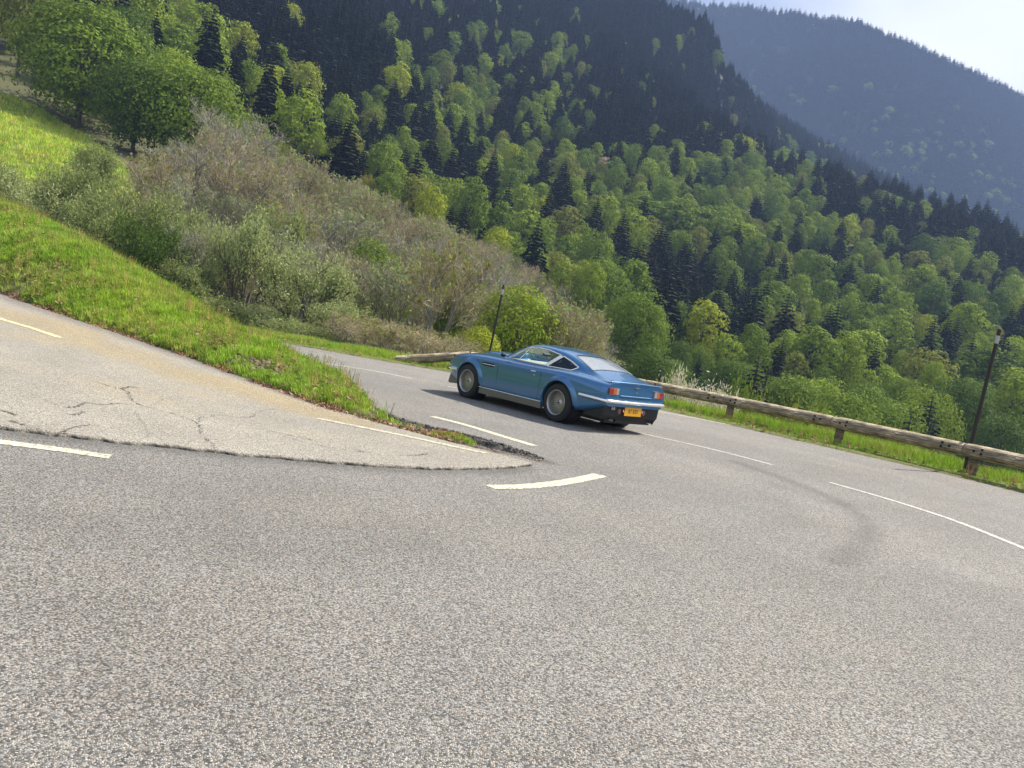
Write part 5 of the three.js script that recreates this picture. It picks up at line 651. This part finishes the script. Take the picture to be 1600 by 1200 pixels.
  // nose
  part('front_bumper', tubeAlong([V(2.98, 0.535, -0.835), V(3.22, 0.53, -0.80), V(3.40, 0.525, -0.72), V(3.49, 0.52, -0.4), V(3.51, 0.52, 0), V(3.49, 0.52, 0.4), V(3.40, 0.525, 0.72), V(3.22, 0.53, 0.80), V(2.98, 0.535, 0.835)], 0.034, false, 0.4), chrome, car);
  const air = new THREE.ExtrudeGeometry(new THREE.Shape([[3.06, 0.44], [3.10, 0.24], [3.38, 0.22], [3.40, 0.24], [3.34, 0.44]].map(p => new THREE.Vector2(...p))), { depth: 1.40, bevelEnabled: true, bevelSize: 0.015, bevelThickness: 0.02, bevelSegments: 2 }); air.translate(0, 0, -0.70); part('front_spoiler', air, greyM, car);
  for (const s of [-1, 1]) { const si = part('side_marker', new THREE.BoxGeometry(0.09, 0.03, 0.012), lens([0.25, 0.04, 0.015]), car); si.position.set(3.2, 0.70, s * (bodyZ(3.2, 0.70) - 0.001)); si.rotation.y = s * 0.2; const hl = part('headlight', new THREE.SphereGeometry(0.085, 16, 12), lens([0.7, 0.7, 0.7], 0.05), car); hl.scale.x = 0.4; hl.position.set(3.40, 0.635, s * 0.50); }
  const scoop = new THREE.SphereGeometry(1, 24, 12, 0, 6.2832, 0, Math.PI / 2); scoop.scale(0.62, 0.07, 0.30); scoop.translate(2.45, 0.94, 0); part('bonnet_bulge', scoop, blue, car);
  // interior
  part('cabin_floor', new THREE.BoxGeometry(1.64, 0.02, 1.3).translate(0.95, 0.345, 0), tan, car); part('rear_shelf', new THREE.BoxGeometry(0.62, 0.02, 1.3).translate(0.06, 0.86, 0), tan, car);
  for (const s of [-1, 1]) { part('door_card', new THREE.BoxGeometry(1.9, 0.56, 0.012).translate(0.80, 0.625, s * 0.655), tan, car); }
  part('bulkhead', new THREE.BoxGeometry(0.02, 0.56, 1.3).translate(1.76, 0.62, 0), tan, car);
  const dsh = new THREE.ExtrudeGeometry(new THREE.Shape([[1.45, 0.62], [1.50, 0.90], [1.62, 0.93], [1.82, 0.93], [1.82, 0.62]].map(p => new THREE.Vector2(...p))), { depth: 1.26, bevelEnabled: true, bevelSize: 0.01, bevelThickness: 0.01, bevelSegments: 2 }); dsh.translate(0, 0, -0.63); part('dashboard', dsh, cream, car);
  for (const s of [-1, 1]) { const se = part('seat', new THREE.ExtrudeGeometry(new THREE.Shape([[0.55, 0.36], [1.10, 0.36], [1.12, 0.55], [0.72, 0.53], [0.52, 0.98], [0.42, 0.96]].map(p => new THREE.Vector2(...p))), { depth: 0.46, bevelEnabled: true, bevelSize: 0.03, bevelThickness: 0.03, bevelSegments: 3 }).translate(0, 0, s * 0.33 - 0.23), tan, car); part('headrest', new THREE.SphereGeometry(1, 14, 10).scale(0.05, 0.085, 0.12).translate(0.45, 1.07, s * 0.33), dashM, se); }
  const sw = part('steering_wheel', new THREE.TorusGeometry(0.185, 0.014, 8, 28), dashM, car); sw.rotation.set(0, Math.PI / 2 - 0.0, 0); sw.position.set(1.28, 0.90, 0.33); part('column', new THREE.CylinderGeometry(0.02, 0.02, 0.3, 8).rotateX(Math.PI / 2).translate(0, 0, 0.15), dashM, sw);
  part('rear_view_mirror', new THREE.CapsuleGeometry(0.032, 0.14, 4, 8).rotateX(Math.PI / 2).translate(1.36, 1.10, 0), dashM, car);
  part('added_underbody_box', new THREE.BoxGeometry(0.62, 0.13, 1.16).translate(-0.62, 0.235, 0), black, car);  // added black box that keeps sunlight off the road beneath the tail
  part('underside', new THREE.BoxGeometry(3.7, 0.10, 1.06).translate(1.2, 0.215, 0), black, car);
}
renderer.render(scene, camera);
